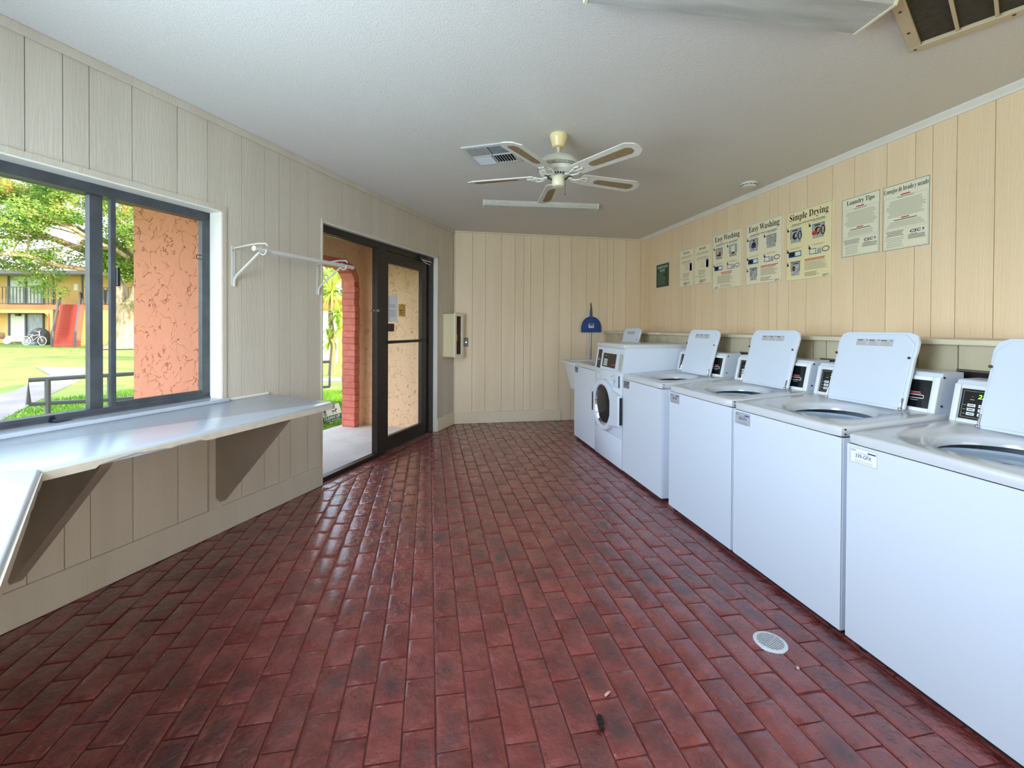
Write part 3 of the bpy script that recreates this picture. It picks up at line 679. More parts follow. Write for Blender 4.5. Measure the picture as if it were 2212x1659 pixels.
MB().cyl((.05, .0, mz-.012), (.05, 0, mz-.115), .0013, n=5).sphere((.05, 0, mz-.118), .004, 6, 4).cyl((.05, 0, mz-.02), (.043, 0, mz-.015), .003, n=6).build('pull_chain', DARKM, fan)
ir = MB()
for s in (-1, 1):
    ir.tube([(.085, .0, .0), (.115, s*.018, -.012), (.150, s*.036, -.008), (.175, s*.030, .001), (.165, s*.014, .002), (.150, s*.018, .0)], .0055, 6)
    ir.tube([(.16, s*.03, 0), (.19, s*.042, .003), (.215, s*.034, .004), (.205, s*.02, .004)], .005, 6)
ir.rbox(.08, .225, -.008, .008, -.006, .004, .003, 1).rbox(.075, .10, -.02, .02, -.008, .006, .004, 1)
bl = rrect(.17, .665, -.065, .065, .014, 2)
bp_ = [(.17, -.056), (.20, -.062), (.605, -.077), (.650, -.042), (.658, -.02), (.658, .02), (.650, .042), (.605, .077), (.20, .062), (.17, .056)]
ci = [(.30, -.026), (.285, -.012), (.285, .012), (.30, .026), (.33, .030), (.585, .036), (.612, .018), (.612, -.018), (.585, -.036), (.33, -.030)]
blade0 = None
PITCH = Matrix.Rotation(math.radians(-11), 4, 'X')
for i in range(5):
    Mb = Matrix.Translation((0, 0, mz+.004)) @ Matrix.Rotation(-1.0733+i*2*PI/5, 4, 'Z') @ PITCH
    if blade0 is None:
        blade0 = MB().prism(bp_, 0, .007).build('blade', FWB, fan, M=Mb)
        MB().prism(ci, -.0012, .0002).build('cane_inset', CANE, blade0)
        ir.build('blade_iron', FW, blade0, smooth=True, M=PITCH.inverted() @ Matrix.Translation((0, 0, -.004)))
        o = blade0
    else:
        o = copy_tree(blade0, fan); o.matrix_local = Mb

# ------------------------------------------------------------------ fluorescent fixtures
def fluoro(name, label, M, L, W, H_, lensmat):
    r = thing(name, label, 'light fixture', M, )
    MB().box(-L/2, L/2, -W/2+.01, W/2-.01, -.022, 0).build('housing', mat('beige_light_housing', (214, 204, 178), rough=.5), r)
    b = MB(); pr = [(-W/2, -.010), (-W/2, -.028), (-W/2+.022, -H_), (W/2-.022, -H_), (W/2, -.028), (W/2, -.010)]
    b.prism([(y, z) for y, z in pr], -L/2+.004, L/2-.004, M=Matrix(((0, 0, 1, 0), (1, 0, 0, 0), (0, 1, 0, 0), (0, 0, 0, 1))))
    b.build('diffuser', lensmat, r)
    for s in (-1, 1):
        b = MB(); pr2 = [(y*1.03, z*1.04) for y, z in pr]+[(W/2*1.03, 0), (-W/2*1.03, 0)]
        b.prism(pr2, s*L/2-.006, s*L/2+.006, M=Matrix(((0, 0, 1, 0), (1, 0, 0, 0), (0, 1, 0, 0), (0, 0, 0, 1)))); b.build('end_plate', mat('cream_end_plate', (228, 222, 196), rough=.4), r)
    return r
LENS = mat('prismatic_diffuser', (196, 196, 188), (206, 206, 196), scale=60, rough=.35, bump=.5, bscale=220, stretch=(.3, 1, 1))
LENS2 = mat('streaky_diffuser', (172, 172, 166), (204, 204, 196), scale=3.5, rough=.4, bump=.3, bscale=200, stretch=(.5, 4, 1), detail=7)
fluoro('fluorescent_fixture', 'unlit narrow fluorescent ceiling fixture beyond the ceiling fan', TR(1.182, 4.615, HC, math.radians(-4.6)), 1.235, .145, .052, LENS)
fluoro('fluorescent_fixture', 'unlit wide streaky fluorescent fixture at the top right near the dark grille', TR(1.192, 1.535, HC, math.radians(-2.5)), 1.20, .215, .07, LENS2)

# ------------------------------------------------------------------ supply diffuser
dv = thing('ceiling_vent', 'square white four-way air diffuser beside the ceiling fan', 'vent', TR(.4795, 3.382, HC, math.radians(62.5-90)))
VW = mat('white_vent_enamel', (196, 198, 198), rough=.4)
h = .186; b = MB()
for a in range(4):
    b.prism([(-h, -h), (h, -h), (h-.028, -h+.028), (-h+.028, -h+.028)], -.010, 0, M=Matrix.Rotation(a*PI/2, 4, 'Z'))
b.build('vent_frame', VW, dv)
MB().box(-h+.02, h-.02, -h+.02, h-.02, -.002, -.0005).build('vent_back', DARKGAP, dv)
MB().box(-h+.02, h-.02, -.005, .005, -.012, 0).box(-.005, .005, -h+.02, h-.02, -.012, 0).build('cross_bar', VW, dv)
lv = None
for q in range(4):
    for k in range(7):
        if lv is None:
            lv = MB().box(-.074, .074, -.008, .008, -.001, .0006).build('louver', VW, dv); o = lv
        else: o = lv.copy(); COL.objects.link(o); o.parent = dv
        o.matrix_local = Matrix.Translation((.088*(1 if q in (0, 3) else -1), .088*(1 if q in (0, 1) else -1), 0)) @ Matrix.Rotation((q+1)*PI/2, 4, 'Z') @ Matrix.Translation((0, -.067+k*.0222, -.007)) @ Matrix.Rotation(math.radians(38), 4, 'X')

# ------------------------------------------------------------------ return grille near the camera
e1 = Vector((-.868, -.497, 0)); e2v = Vector((.497, -.868, 0)); P = Vector((2.256, 1.725, HC))
Mg = Matrix(((e2v.x, -e1.x, 0, P.x), (e2v.y, -e1.y, 0, P.y), (0, 0, 1, HC), (0, 0, 0, 1)))
rg = thing('return_grille', 'large dark ceiling return grille with cream frame at the top right corner', 'grille', Mg)
GB = mat('cream_grille_frame', (196, 180, 148), rough=.5)
GD = mat('dark_filter', (58, 52, 40), (70, 63, 48), scale=40, rough=.95, bump=.4, bscale=120)
W_, D_ = .66, .66
b = MB().rbox(0, W_, -.045, 0, -.022, 0, .003, 1).rbox(0, W_, -D_, -D_+.045, -.022, 0, .003, 1).rbox(0, .045, -D_+.045, -.045, -.022, 0, .003, 1).rbox(W_-.045, W_, -D_+.045, -.045, -.022, 0, .003, 1)
b.build('grille_frame', GB, rg, smooth=True)
MB().box(.04, W_-.04, -D_+.04, -.04, -.006, -.001).build('filter', GD, rg)
for k in range(4):
    x = .165+k*.118; MB().box(x-.006, x+.006, -D_+.04, -.04, -.018, -.005).build('grille_bar', GB, rg)
for x, y in [(x, y) for x in (.022, W_/2, W_-.022) for y in (-.022, -D_+.022)]+[(.022, -.2), (.022, -.4)]: MB().cyl((x, y, -.024), (x, y, -.021), .006, n=8).build('screw', DARKM, rg)

# smoke detector
sm = thing('smoke_detector', 'round white smoke detector on the ceiling near the right wall', 'smoke detector', TR(2.893, 3.584, HC))
MB().lathe([(.070, 0), (.070, -.008), (.066, -.012)], 32).build('mounting_plate', PLAST, sm, smooth=True)
MB().lathe([(.064, -.010), (.064, -.030), (.054, -.040), (.02, -.043)], 32).build('detector_body', mat('aged_white_plastic', (214, 208, 196), rough=.45), sm, smooth=True)
b = MB()
for i in range(12):
    a = 2*PI*i/12+.1; b.box(-.012, .012, .0625, .0648, -.024, -.019, M=Matrix.Rotation(a, 4, 'Z'))
b.build('vent_slits', DARKGAP, sm)

# ------------------------------------------------------------------ half wall and ledge behind the machines
XL = 2.575
hw = MB().box(XL+.010, XR-.012, -2.28, YB-.012, 0, 1.275).build('wall_ledge', GROOVE); hw['kind'] = 'structure'
HWM = mat('dingy_cream_paint', (186, 172, 142), (200, 188, 160), scale=1.6, rough=.6, bump=.25, bscale=30, rand=.03)
gg = [g for g in pattern(-2.28, YB-.012, 3)]
hoses = (1.56, 2.33, 3.10)
for g0, g1 in zip(gg, gg[1:]):
    MB().box(XL, XL+.0105, g0+.003, g1-.003, 0, 1.275).build('plank', HWM, hw)
lg = thing('ledge_shelf', 'long cream painted ledge board running behind the row of washers', 'shelf', I4)
MB().rbox(2.541, XR-.011, 4.552, YB-.014, 1.275, 1.302, .004, 2).build('shelf_board', TRIMC, lg, smooth=True)
MB().rbox(2.541, XR-.011, -2.2, 4.548, 1.275, 1.302, .004, 2).build('shelf_board', TRIMC, lg, smooth=True)
for y, lab in zip(hoses, ('dark laundry outlet box behind the nearest washer, the closest of the three', 'dark laundry outlet box in the half wall between the 337 and 338 washers', 'faint dark outlet box in the half wall behind the 337 washer, farthest of the three')):
    b = thing('outlet_box', lab, 'outlet box', TR(XL, y, 1.092), 'laundry outlet boxes behind the washers')
    MB().box(-.006, -.0005, -.16, .16, -.065, .065).build('box_recess', DARKGAP, b)
    MB().box(-.012, -.006, -.165, .165, .055, .066).box(-.012, -.006, -.165, .165, -.066, -.055).box(-.012, -.006, -.165, -.155, -.055, .055).box(-.012, -.006, .155, .165, -.055, .055).build('box_frame', mat('dull_brown_frame', (96, 82, 62), rough=.6), b)
    for yy in (-.07, .07): MB().cyl((-.03, yy, .0), (-.006, yy, 0), .011, n=8).cyl((-.028, yy, 0), (-.028, yy, -.05), .008, n=8).build('valve', STEEL, b, smooth=True)

# ------------------------------------------------------------------ washers.  local X: along the front as seen, Y: depth, Z up
def MW(y_left, x_front=1.772): return Matrix.Translation((x_front, y_left, 0)) @ Matrix.Rotation(-PI/2, 4, 'Z')
MFRONT = lambda x, y, z: Matrix(((1, 0, 0, x), (0, 0, -1, y), (0, 1, 0, z), (0, 0, 0, 1)))      # board facing -Y
def sticker(parent, x, z, code, w=.118, h_=.066, big=True, y=-.0006):
    Mf = MFRONT(x, y, z); s = MB().box(-w/2, w/2, -h_/2, h_/2, -.0004, .0002).build('label_sticker', PAPER, parent, M=Mf)
    p = PR(); p.frame(-w/2+.001, w/2-.001, -h_/2+.001, h_/2-.001, .0012, 0)
    p.lines(.018, .052, h_/2-.016, h_/2-.010, 1, 0, .9, rag=0); p.lines(-.03, .03, h_/2-.022, h_/2-.018, 1, 1, .6, True)
    p.lines(-.045, .045, -h_/2+.005, -h_/2+.016, 2, 1, .3, True); p.build('printed_text', [INKN, INKG], s, recalc=False)
    text('CSC', I4, -.042, h_/2-.012, .022, .008, INKN, s, bold=.02)
    text(code, I4, 0, .0, .068, .016, INKN, s, bold=.01)
def tl_body():
    r = bpy.data.objects.new('top_load_washer', None); COL.objects.link(r)
    W = .688; D = .722
    MB().box(.02, W-.02, .03, D-.02, .0, .03).build('base', DARKGAP, r)  # dark inset box standing in for the toe shadow
    b = MB().rbox(0, W, .004, D-.01, .022, .880, .010, 3); b.f = [f for f in b.f if not all(b.v[i][2] > .8695 for i in f)]; b.mi = [0]*len(b.f)
    b.build('cabinet', ENAM, r, smooth=True, recalc=False)
    MB().rbox(.0, W, .0, .004, .03, .87, .0015, 1).build('front_panel', ENAM, r, smooth=True)
    for x in (.06, W-.06): MB().cyl((x, .035, 0), (x, .035, .03), .016, n=8).build('foot', DARKM, r)
    # deck with dished top and round opening
    N = 64; loops = []
    cx, cy = W/2-.004, .312
    def zt(y): return .916+.050*min(max(y, 0), D)/D
    def sup(a, b, p, ang): c, s_ = math.cos(ang), math.sin(ang); k = (abs(c)**p+abs(s_)**p)**(-1/p); return a*c*k, b*s_*k
    def loop(fx, fy, p, ox, oy, dzf):
        L = []
        for i in range(N):
            x, y = sup(fx, fy, p, 2*PI*i/N); x += ox; y += oy; L.append((x, y, dzf(x, y)))
        loops.append(L)
    mx_, my_ = W/2, D/2
    loop(W/2, D/2, 30, mx_, my_, lambda x, y: .874)
    loop(W/2+.001, D/2+.001, 30, mx_, my_, lambda x, y: zt(y)-.010)
    loop(W/2-.002, D/2-.002, 26, mx_, my_, lambda x, y: zt(y)-.003)
    loop(W/2-.009, D/2-.009, 22, mx_, my_, lambda x, y: zt(y))
    loop(.262, .232, 6, cx, cy, lambda x, y: zt(y))
    loop(.252, .222, 5, cx, cy, lambda x, y: zt(y)-.006)
    loop(.222, .205, 2.6, cx, cy, lambda x, y: zt(y)-.014)
    loop(.204, .196, 2.0, cx, cy, lambda x, y: zt(y)-.019)
    loop(.196, .188, 2.0, cx, cy, lambda x, y: zt(y)-.026)
    loop(.192, .184, 2.0, cx, cy, lambda x, y: zt(y)-.055)
    vs = [v for L in loops for v in L]; fs = [(k*N+i, k*N+(i+1) % N, (k+1)*N+(i+1) % N, (k+1)*N+i) for k in range(len(loops)-1) for i in range(N)]
    MB().add(vs, fs).build('deck', ENAM2, r, smooth=True, recalc=True, angle=50)
    M0 = Matrix.Translation((cx, cy, 0))
    MB().lathe([(.200, .872), (.200, .862), (.165, .850), (.163, .835), (.19, .83)], 48, M=M0, cap0=False, cap1=False).build('balance_ring', mat('pale_blue_plastic', (180, 196, 214), rough=.3), r, smooth=True)
    MB().lathe([(.19, .84), (.215, .82), (.215, .50), (.05, .48)], 40, M=M0, cap0=False).build('tub', mat('dark_steel_tub', (92, 96, 104), (70, 74, 82), scale=60, rough=.4, metal=.7), r, smooth=True)  # inside of the tub in dark steel
    MB().lathe([(.10, .49), (.055, .56), (.045, .72), (.03, .76)], 20, M=M0).build('agitator', PLAST, r, smooth=True)
    # console
    prof = [(.552, .950), (.588, 1.118), (.598, 1.136), (.612, 1.140), (.715, 1.142), (.718, .950)]
    MYZ = Matrix(((0, 0, 1, 0), (1, 0, 0, 0), (0, 1, 0, 0), (0, 0, 0, 1)))
    con = MB().prism(prof, .003, W-.030, M=MYZ).build('console', ENAM, r)
    ang = math.atan2(.036, .168)
    ca, sa = math.cos(ang), math.sin(ang)
    Mc = Matrix(((1, 0, 0, .003), (0, sa, -ca, .552), (0, ca, sa, .950), (0, 0, 0, 1)))   # X right, Y up the slope, Z out
    CW = W-.033; CH = .172
    b = MB()
    for a0, a1, c0, c1 in ((0, .024, 0, CH), (CW-.030, CW, 0, CH), (.026, CW-.030, 0, .018), (.026, CW-.030, CH-.020, CH), (.318, .345, .018, CH-.02)):
        b.rbox(a0, a1, c0, c1, -.002, .010, .003, 2)
    b.build('bezel', PLAST, con, smooth=True, M=Mc)
    k = MB().box(.026, .318, .018, CH-.020, -.001, .001).build('keypad_panel', BLACKP, con, M=Mc)
    p = PR(); p.frame(.034, .310, .026, CH-.028, .0012, 0, .0016)
    for i in range(3):
        for j in range(3):
            p.r(.054+j*.040, .083+j*.040, .036+i*.019, .049+i*.019, 1, .0018); p.r(.059+j*.040, .078+j*.040, .0410+i*.019, .0440+i*.019, 2, .0022)
        p.r(.038, .050, .041+i*.019, .043+i*.019, 0, .0016)
    p.r(.060, .075, .105, .108, 0, .0016); p.r(.066, .069, .118, .121, 0, .0016)
    p.build('keypad', [INKG, PLAST, INK], con, recalc=False, M=Mc)
    text('2.00', Mc, .112, .122, .050, .019, LEDG, con, name='price_display', off=.0018, shear=.15, bold=.01)
    MB().box(.345, CW-.030, .018, CH-.020, -.001, .001).build('card_panel', BLACKP, con, M=Mc)
    p = PR(); p.frame(.512, .595, .062, .080, .003, 0, .0016); p.r(.524, .584, .083, .088, 1, .0016); p.r(.528, .578, .091, .094, 2, .0016); p.r(.535, .572, .052, .055, 2, .0016)
    p.build('card_slot', [INKW, INKR, INKG], con, recalc=False, M=Mc)
    s_ = MB()
    for y, z in ((.60, 1.118), (.585, .985)): s_.cyl((W-.031, y, z), (W-.027, y, z), .005, n=8)
    s_.build('side_screws', DARKM, con)
    MB().cyl((W-.001, .02, .905), (W+.0015, .02, .905), .004, n=8).cyl((W-.001, .02, .884), (W+.0015, .02, .884), .004, n=8).build('deck_screws', DARKM, r)
    # lid, open and leaning back
    a2 = math.atan2(.105, .385); c2, s2 = math.cos(a2), math.sin(a2)
    Ml = Matrix(((1, 0, 0, .132), (0, s2, -c2, .495), (0, c2, s2, .948), (0, 0, 0, 1)))
    LW_, LH = .425, .395
    out = rrect(0, LW_, 0, LH, .022, 4); out = [(x+(.0 if y < .1 else 0), y) for x, y in out]
    top = [(.0, .012), (.012, 0), (LW_-.012, 0), (LW_, .012), (LW_-.004, .26), (LW_, .30), (LW_, LH-.05), (LW_-.014, LH-.014), (LW_-.05, LH), (.05, LH), (.014, LH-.014), (0, LH-.05), (0, .30), (.004, .26)]
    lid = MB().prism(top, -.020, -.002).build('lid', ENAM, r, M=Ml)
    bv = lid.modifiers.new('b', 'BEVEL'); bv.width = .004; bv.segments = 2
    inn = [(.014, .012), (LW_-.014, .012), (LW_-.016, .26), (LW_-.012, .30), (LW_-.014, LH-.06), (LW_-.060, LH-.014), (.060, LH-.014), (.014, LH-.06), (.012, .30), (.016, .26)]
    ip = MB().prism(inn, -.002, .004).build('inner_panel', ENAM, lid); bv = ip.modifiers.new('b', 'BEVEL'); bv.width = .005; bv.segments = 2
    s_ = MB()
    for x, y in ((.008, .268), (LW_-.022, .262)): s_.cyl((x, y, .003), (x, y, .008), .0065, n=10)
    s_.build('lid_bumpers', mat('brown_rubber', (70, 58, 50), rough=.7), lid)
    for x in (.010, LW_-.010): MB().tube([(x, .06, .005), (x, .02, .006), (x, .0, .0)], .0035, 6).sphere((x, .006, .006), .009, 8, 6).build('lid_hinge', CHROME, lid, smooth=True)
    s = MB().box(.115, .310, .318, .352, .0042, .0046).build('instruction_sticker', mat('silver_sticker', (188, 190, 194), rough=.4), lid)
    p = PR(); p.frame(.115, .310, .318, .352, .0008, 0, .0050)
    for k_ in range(3):
        x0 = .119+k_*.064; p.r(x0, x0+.030, .344, .348, 0, .0050); p.r(x0+.050, x0+.055, .344, .349, 0, .0050); p.lines(x0, x0+.055, .321, .342, 4, 1, .5)
    for k_ in range(0): pass
    p2 = [tuple((a, b, .0050)) for a, b, c in p.v]; p.v = p2; p.build('printed_text', [INK, INKG], lid, recalc=False)
    return r
proto = tl_body()
# (left edge y, height tweak, sticker code, label)
TLS = [(1.588, -.010, '339-GFX', 'top-load washer nearest the camera, front sticker 339-GFX, lid cut by the frame'),
       (2.302, .006, '338-GFX', 'top-load washer with sticker 338-GFX, second nearest the camera, lid open'),
       (3.010, .010, '337-GFX', 'top-load washer with sticker 337-GFX, open lid, middle of the row'),
       (3.812, .008, '336-GFX', 'top-load washer directly to the right of the tall front-load washer'),
       (5.190, .016, '334-GFX', 'farthest top-load washer, beyond the tall front-load washer by the dustpan')]
for k, (yl, dz_, code, lab) in enumerate(TLS):
    o = proto if k == 0 else copy_tree(proto)
    o.matrix_world = MW(yl) @ Matrix.Diagonal((1, 1, 1+dz_, 1)); o['label'] = lab; o['category'] = 'washing machine'; o['group'] = 'top-load washers in a row'
    sticker(o, .074, .828, code)

# front loader
fw = thing('front_load_washer', 'taller white front-load washer with a round porthole door, among the top-loaders', 'washing machine', MW(4.500))
W, D = .672, .745
MB().box(.02, W-.02, .03, D-.02, 0, .03).build('base', DARKGAP, fw)  # dark box again painted in as the shadow at the toe
MB().prism([(.006, .022), (.006, .925), (.040, 1.165), (D, 1.165), (D, .022)], 0, W, M=Matrix(((0, 0, 1, 0), (1, 0, 0, 0), (0, 1, 0, 0), (0, 0, 0, 1)))).build('cabinet', ENAM, fw)
fp = MB().rbox(0, W, -.002, .008, .312, .925, .003, 2).build('front_panel', ENAM, fw, smooth=True)
MB().rbox(0, W, -.003, .008, .030, .306, .003, 2).build('lower_panel', ENAM, fw, smooth=True)
MYZ = Matrix(((0, 0, 1, 0), (1, 0, 0, 0), (0, 1, 0, 0), (0, 0, 0, 1)))
cpn = MB().prism([(-.004, .930), (.030, 1.150), (.039, 1.150), (.0055, .930)], .0012, W-.0012, M=MYZ).build('control_panel', ENAM, fw)
tp = MB().rbox(-.001, W+.001, .018, D+.002, 1.148, 1.198, .014, 3).build('top_panel', ENAM2, fw, smooth=True)
a_ = math.atan2(.034, .22); ca, sa = math.cos(a_), math.sin(a_)
Mc = Matrix(((1, 0, 0, 0), (0, sa, -ca, -.004), (0, ca, sa, .930), (0, 0, 0, 1)))
MB().box(.045, .140, .002, .196, .0005, .002).build('card_strip', BLACKP, cpn, M=Mc)
p = PR(); p.frame(.062, .118, .085, .099, .0025, 0, .0026); p.r(.070, .110, .108, .116, 1, .0026); p.build('card_slot', [INKW, INKR], cpn, recalc=False, M=Mc)
MB().box(.190, .505, .026, .166, .0005, .002).build('display_panel', BLACKP, cpn, M=Mc)
p = PR(); p.r(.235, .290, .132, .152, 0, .0026); p.r(.325, .327, .03, .162, 1, .0026); p.r(.42, .495, .052, .062, 2, .0026)
for i in range(3):
    for j in range(4): p.r(.225+i*.030, .247+i*.030, .040+j*.018, .053+j*.018, 3, .0026)
p.build('keypad', [mat('dim_lcd', (92, 96, 60), rough=.4), INKG, INKR, INKW], cpn, recalc=False, M=Mc)
sp_ = MB().prism([(.575, .010), (.655, .010), (.662, .03), (.662, .160), (.640, .178), (.585, .178), (.575, .160)], .0005, .0015).build('instruction_sticker', mat('silver_sticker2', (178, 184, 184), rough=.4), cpn, M=Mc)
p = PR(); p.lines(.582, .655, .02, .165, 14, 0, .45); p.v = [(x, y, .0022) for x, y, z in p.v]; p.build('printed_text', INKG, cpn, recalc=False, M=Mc)
# door
cx, cz = .287, .572
MD = Matrix(((1, 0, 0, cx), (0, 0, -1, 0), (0, 1, 0, cz), (0, 0, 0, 1)))
d = MB()
outl = []
for i in range(49):
    a = math.radians(42+(318-42)*i/48); outl.append((.258*math.cos(a), .258*math.sin(a)))
outl += [(.392, -.145), (.398, -.135), (.398, .135), (.392, .145)]
inl = [(.205*math.cos(math.atan2(y, x)), .205*math.sin(math.atan2(y, x))) for x, y in outl]
inl2 = [(.212*math.cos(math.atan2(y, x)), .212*math.sin(math.atan2(y, x))) for x, y in outl]
sh = [(x*.965, y*.965) for x, y in outl]
n_ = len(outl); vs = [(x, y, .004) for x, y in outl]+[(x, y, .034) for x, y in outl]+[(x, y, .045) for x, y in sh]+[(x, y, .045) for x, y in inl2]+[(x, y, .040) for x, y in inl]+[(x, y, .004) for x, y in inl]
d.add(vs, [(k*n_+i, k*n_+(i+1) % n_, (k+1)*n_+(i+1) % n_, (k+1)*n_+i) for k in range(5) for i in range(n_)])
dd = d.build('door', ENAM, fw, smooth=True, M=MD)
MB().lathe([(.207, .030), (.200, .034), (.176, .018), (.172, .004), (.176, .0)], 48, cap0=False, cap1=False).build('inner_ring', CHROME, dd, smooth=True)
MB().lathe([(.178, .022), (.165, .010), (.12, .006), (.05, .005), (.001, .0045)], 40, cap0=False).build('drum_bowl', mat('dark_drum', (12, 16, 24), rough=.3), dd, smooth=True)
MB().lathe([(.180, .024), (.165, .030), (.12, .037), (.06, .041), (.001, .042)], 40, cap0=False).build('porthole_glass', glass('porthole_glass', (.8, .85, .95), .8), dd, smooth=True)
MB().prism([(-.255, .09), (-.240, .10), (-.228, .06), (-.225, 0), (-.228, -.06), (-.240, -.10), (-.255, -.09)], .036, .050).build('door_handle', BLACKP, dd)
MB().box(.384, .3995, -.128, .128, .006, .032).build('hinge_strip', DARKM, dd)
b = MB()
for i in range(9): b.box(.3965, .4005, -.118+i*.0275, -.102+i*.0275, .008, .030)
b.build('hinge_slots', BLACKP, dd)
dp_ = MB().rbox(.470, .618, -.008, 0, .775, .905, .005, 2).build('dispenser_drawer', ENAM, fw, smooth=True)
MB().box(.610, .622, -.010, -.003, .785, .895).build('drawer_grip', BLACKP, dp_)
for x, z, w_, h2 in ((.105, .862, .060, .060), (.105, .775, .05, .03), (.440, .850, .045, .070)):
    s = MB().box(x-w_/2, x+w_/2, -.0040, -.0030, z-h2/2, z+h2/2).build('label_sticker', PAPER, fw)
    p = PR(); p.lines(-w_/2+.004, w_/2-.004, h2/2-.014, h2/2-.004, 1, 0, .8, rag=.1); p.lines(-w_/2+.006, w_/2-.006, -h2/2+.004, h2/2-.02, 4, 1, .4); p.build('printed_text', [INKB, INKG], s, recalc=False, M=MFRONT(x, -.0042, z))
p = PR(); p.add([(-.02, .008, .0), (.02, .014, 0), (.012, -.004, 0), (-.002, -.02, 0), (-.004, -.002, 0)], [(0, 1, 2, 3, 4)]); p.build('scuff_mark', INKG, fw, recalc=False, M=MFRONT(.52, -.0090, .835))

# utility sink beyond the last washer
sk = thing('utility_sink', 'white utility sink partly hidden beyond the farthest washer', 'sink', TR(1.80, 5.27, 0))
b = MB(); L0 = rrect(.03, .57, .03, .57, .05, 4); L1 = rrect(0, .60, 0, .60, .06, 4); L2 = rrect(.05, .55, .05, .55, .06, 4); L3 = rrect(.10, .50, .10, .50, .06, 4)
n_ = len(L0); vs = [(x, y, .53) for x, y in L3]+[(x, y, .875) for x, y in L0]+[(x, y, .880) for x, y in L1]+[(x, y, .905) for x, y in L1]+[(x, y, .905) for x, y in L2]+[(x, y, .58) for x, y in L3]
b.add(vs, [(k*n_+i, k*n_+(i+1) % n_, (k+1)*n_+(i+1) % n_, (k+1)*n_+i) for k in range(5) for i in range(n_)]+[tuple(range(n_))[::-1], tuple(range(5*n_, 6*n_))])
b.build('basin', PLAST, sk, smooth=True)
for x, y in ((.26, .16), (.46, .16), (.26, .46), (.46, .46)): MB().cyl((x, y, 0), (x, y, .54), .014, n=10).build('leg', DARKM, sk, smooth=True)
MB().tube([(.56, .3, .90), (.56, .3, 1.0), (.52, .3, 1.04), (.42, .3, 1.02)], .010, 8).build('faucet', CHROME, sk, smooth=True)

# ------------------------------------------------------------------ blue dustpan hanging on the back wall
dpn = thing('dustpan', 'blue long-handled dustpan hanging upside down on the back wall', 'dustpan', TR(2.346, YB, 0))
BLUE = mat('blue_plastic', (22, 74, 146), (18, 62, 130), scale=12, rough=.35)
prof = [(-.150, 1.285), (.150, 1.285), (.148, 1.37), (.130, 1.43), (.100, 1.47), (.060, 1.498), (.028, 1.508), (-.028, 1.508), (-.060, 1.498), (-.100, 1.47), (-.130, 1.43), (-.148, 1.37)]
MXZ2 = Matrix(((1, 0, 0, 0), (0, 0, 1, 0), (0, 1, 0, 0), (0, 0, 0, 1)))
b = MB().prism(prof, -.030, -.024, M=MXZ2).prism([(x*.80, 1.285+(z-1.285)*.78) for x, z in prof], -.034, -.029, M=MXZ2)
rim = [(x, z) for x, z in prof[1:]+prof[:1]]
pan = b.tube([(x, -.036, z) for x, z in rim[:12]], .007, 6).build('pan', BLUE, dpn, smooth=True)
MB().cyl((0, -.025, 1.500), (0, -.022, 1.625), .020, .014, n=12).build('grip_socket', BLUE, dpn, smooth=True)
MB().cyl((0, -.018, 1.29), (-.010, -.012, .55), .0115, n=12).build('pole', STEEL, dpn, smooth=True)
MB().tube([(0, -.022, 1.60), (.004, -.022, 1.66), (-.004, -.02, 1.70), (.004, -.012, 1.72), (.002, -.002, 1.70)], .006, 6, radii=[.011, .009, .007, .004, .003]).build('hanging_cord', BLACKP, dpn, smooth=True)
s = MB().box(-.040, .040, -.0362, -.0352, 1.350, 1.410).build('label_sticker', PAPER, dpn)
p = PR(); p.r(-.030, .030, .004, .026, 0); p.r(-.034, .034, -.020, -.002, 1); p.build('printed_text', [INKN, mat('pale_red_ink', (214, 150, 150))], s, recalc=False, M=MFRONT(0, -.0364, 1.38))

# ------------------------------------------------------------------ posters on the right wall (board frame: X towards the camera, Y up, Z into the room)
def board(name, label, cat, y0, y1, z0, z1, m, th=.004, edge=INKG, r_=.006, tilt=0):
    w_, h2 = abs(y0-y1), z1-z0
    Mb = Matrix(((0, 0, -1, XR-th), (-1, 0, 0, (y0+y1)/2), (0, 1, 0, (z0+z1)/2), (0, 0, 0, 1))) @ Matrix.Rotation(tilt, 4, 'Z')
    o = MB().prism(rrect(-w_/2, w_/2, -h2/2, h2/2, r_, 3), -th+.0002, 0).build(name, m, M=Mb); tag(o, label, cat)
    return o, w_, h2
def bullet(p, x, y, s): p.r(x-s, x+s*.6, y-s, y+s*2.2, 1); p.disc(x+s*.4, y-s*.6, s*1.1, s*1.1, 0)
def qr_gap(): pass
def logo(o, x, y, s, m=INK):
    text('CSC', I4, x, y, s*2.6, s*.8, m, o, bold=.03, shear=.15)
    p = PR(); p.add([(x+s*1.55, y+s*.1, .0007), (x+s*1.8, y+s*.5, .0007), (x+s*2.1, y+s*.2, .0007), (x+s*1.75, y-s*.45, .0007)], [(0, 1, 2, 3)]); p.r(x-s*1.2, x+s*.4, y-s*.85, y-s*.65, 1)
    p.build('logo_mark', [INKB, INKG], o, recalc=False)
# 1 green rules sign
o, w_, h2 = board('rules_sign', 'small dark green laundry room rules sign, farthest left on the right wall', 'sign', 5.68, 5.36, 1.914, 2.228, mat('dark_green_sign', (24, 62, 40), rough=.45), .005)
p = PR(); p.frame(-w_/2+.004, w_/2-.004, -h2/2+.004, h2/2-.004, .004, 0); p.lines(-.115, .11, -.13, .045, 9, 0, .28, rag=.5); p.build('printed_text', mat('pale_green_ink', (120, 150, 130)), o, recalc=False)
text('LAUNDRY ROOM', I4, 0, .115, .26, .034, INKW, o, bold=.02); text('RULES', I4, 0, .07, .13, .034, INKW, o, bold=.02)
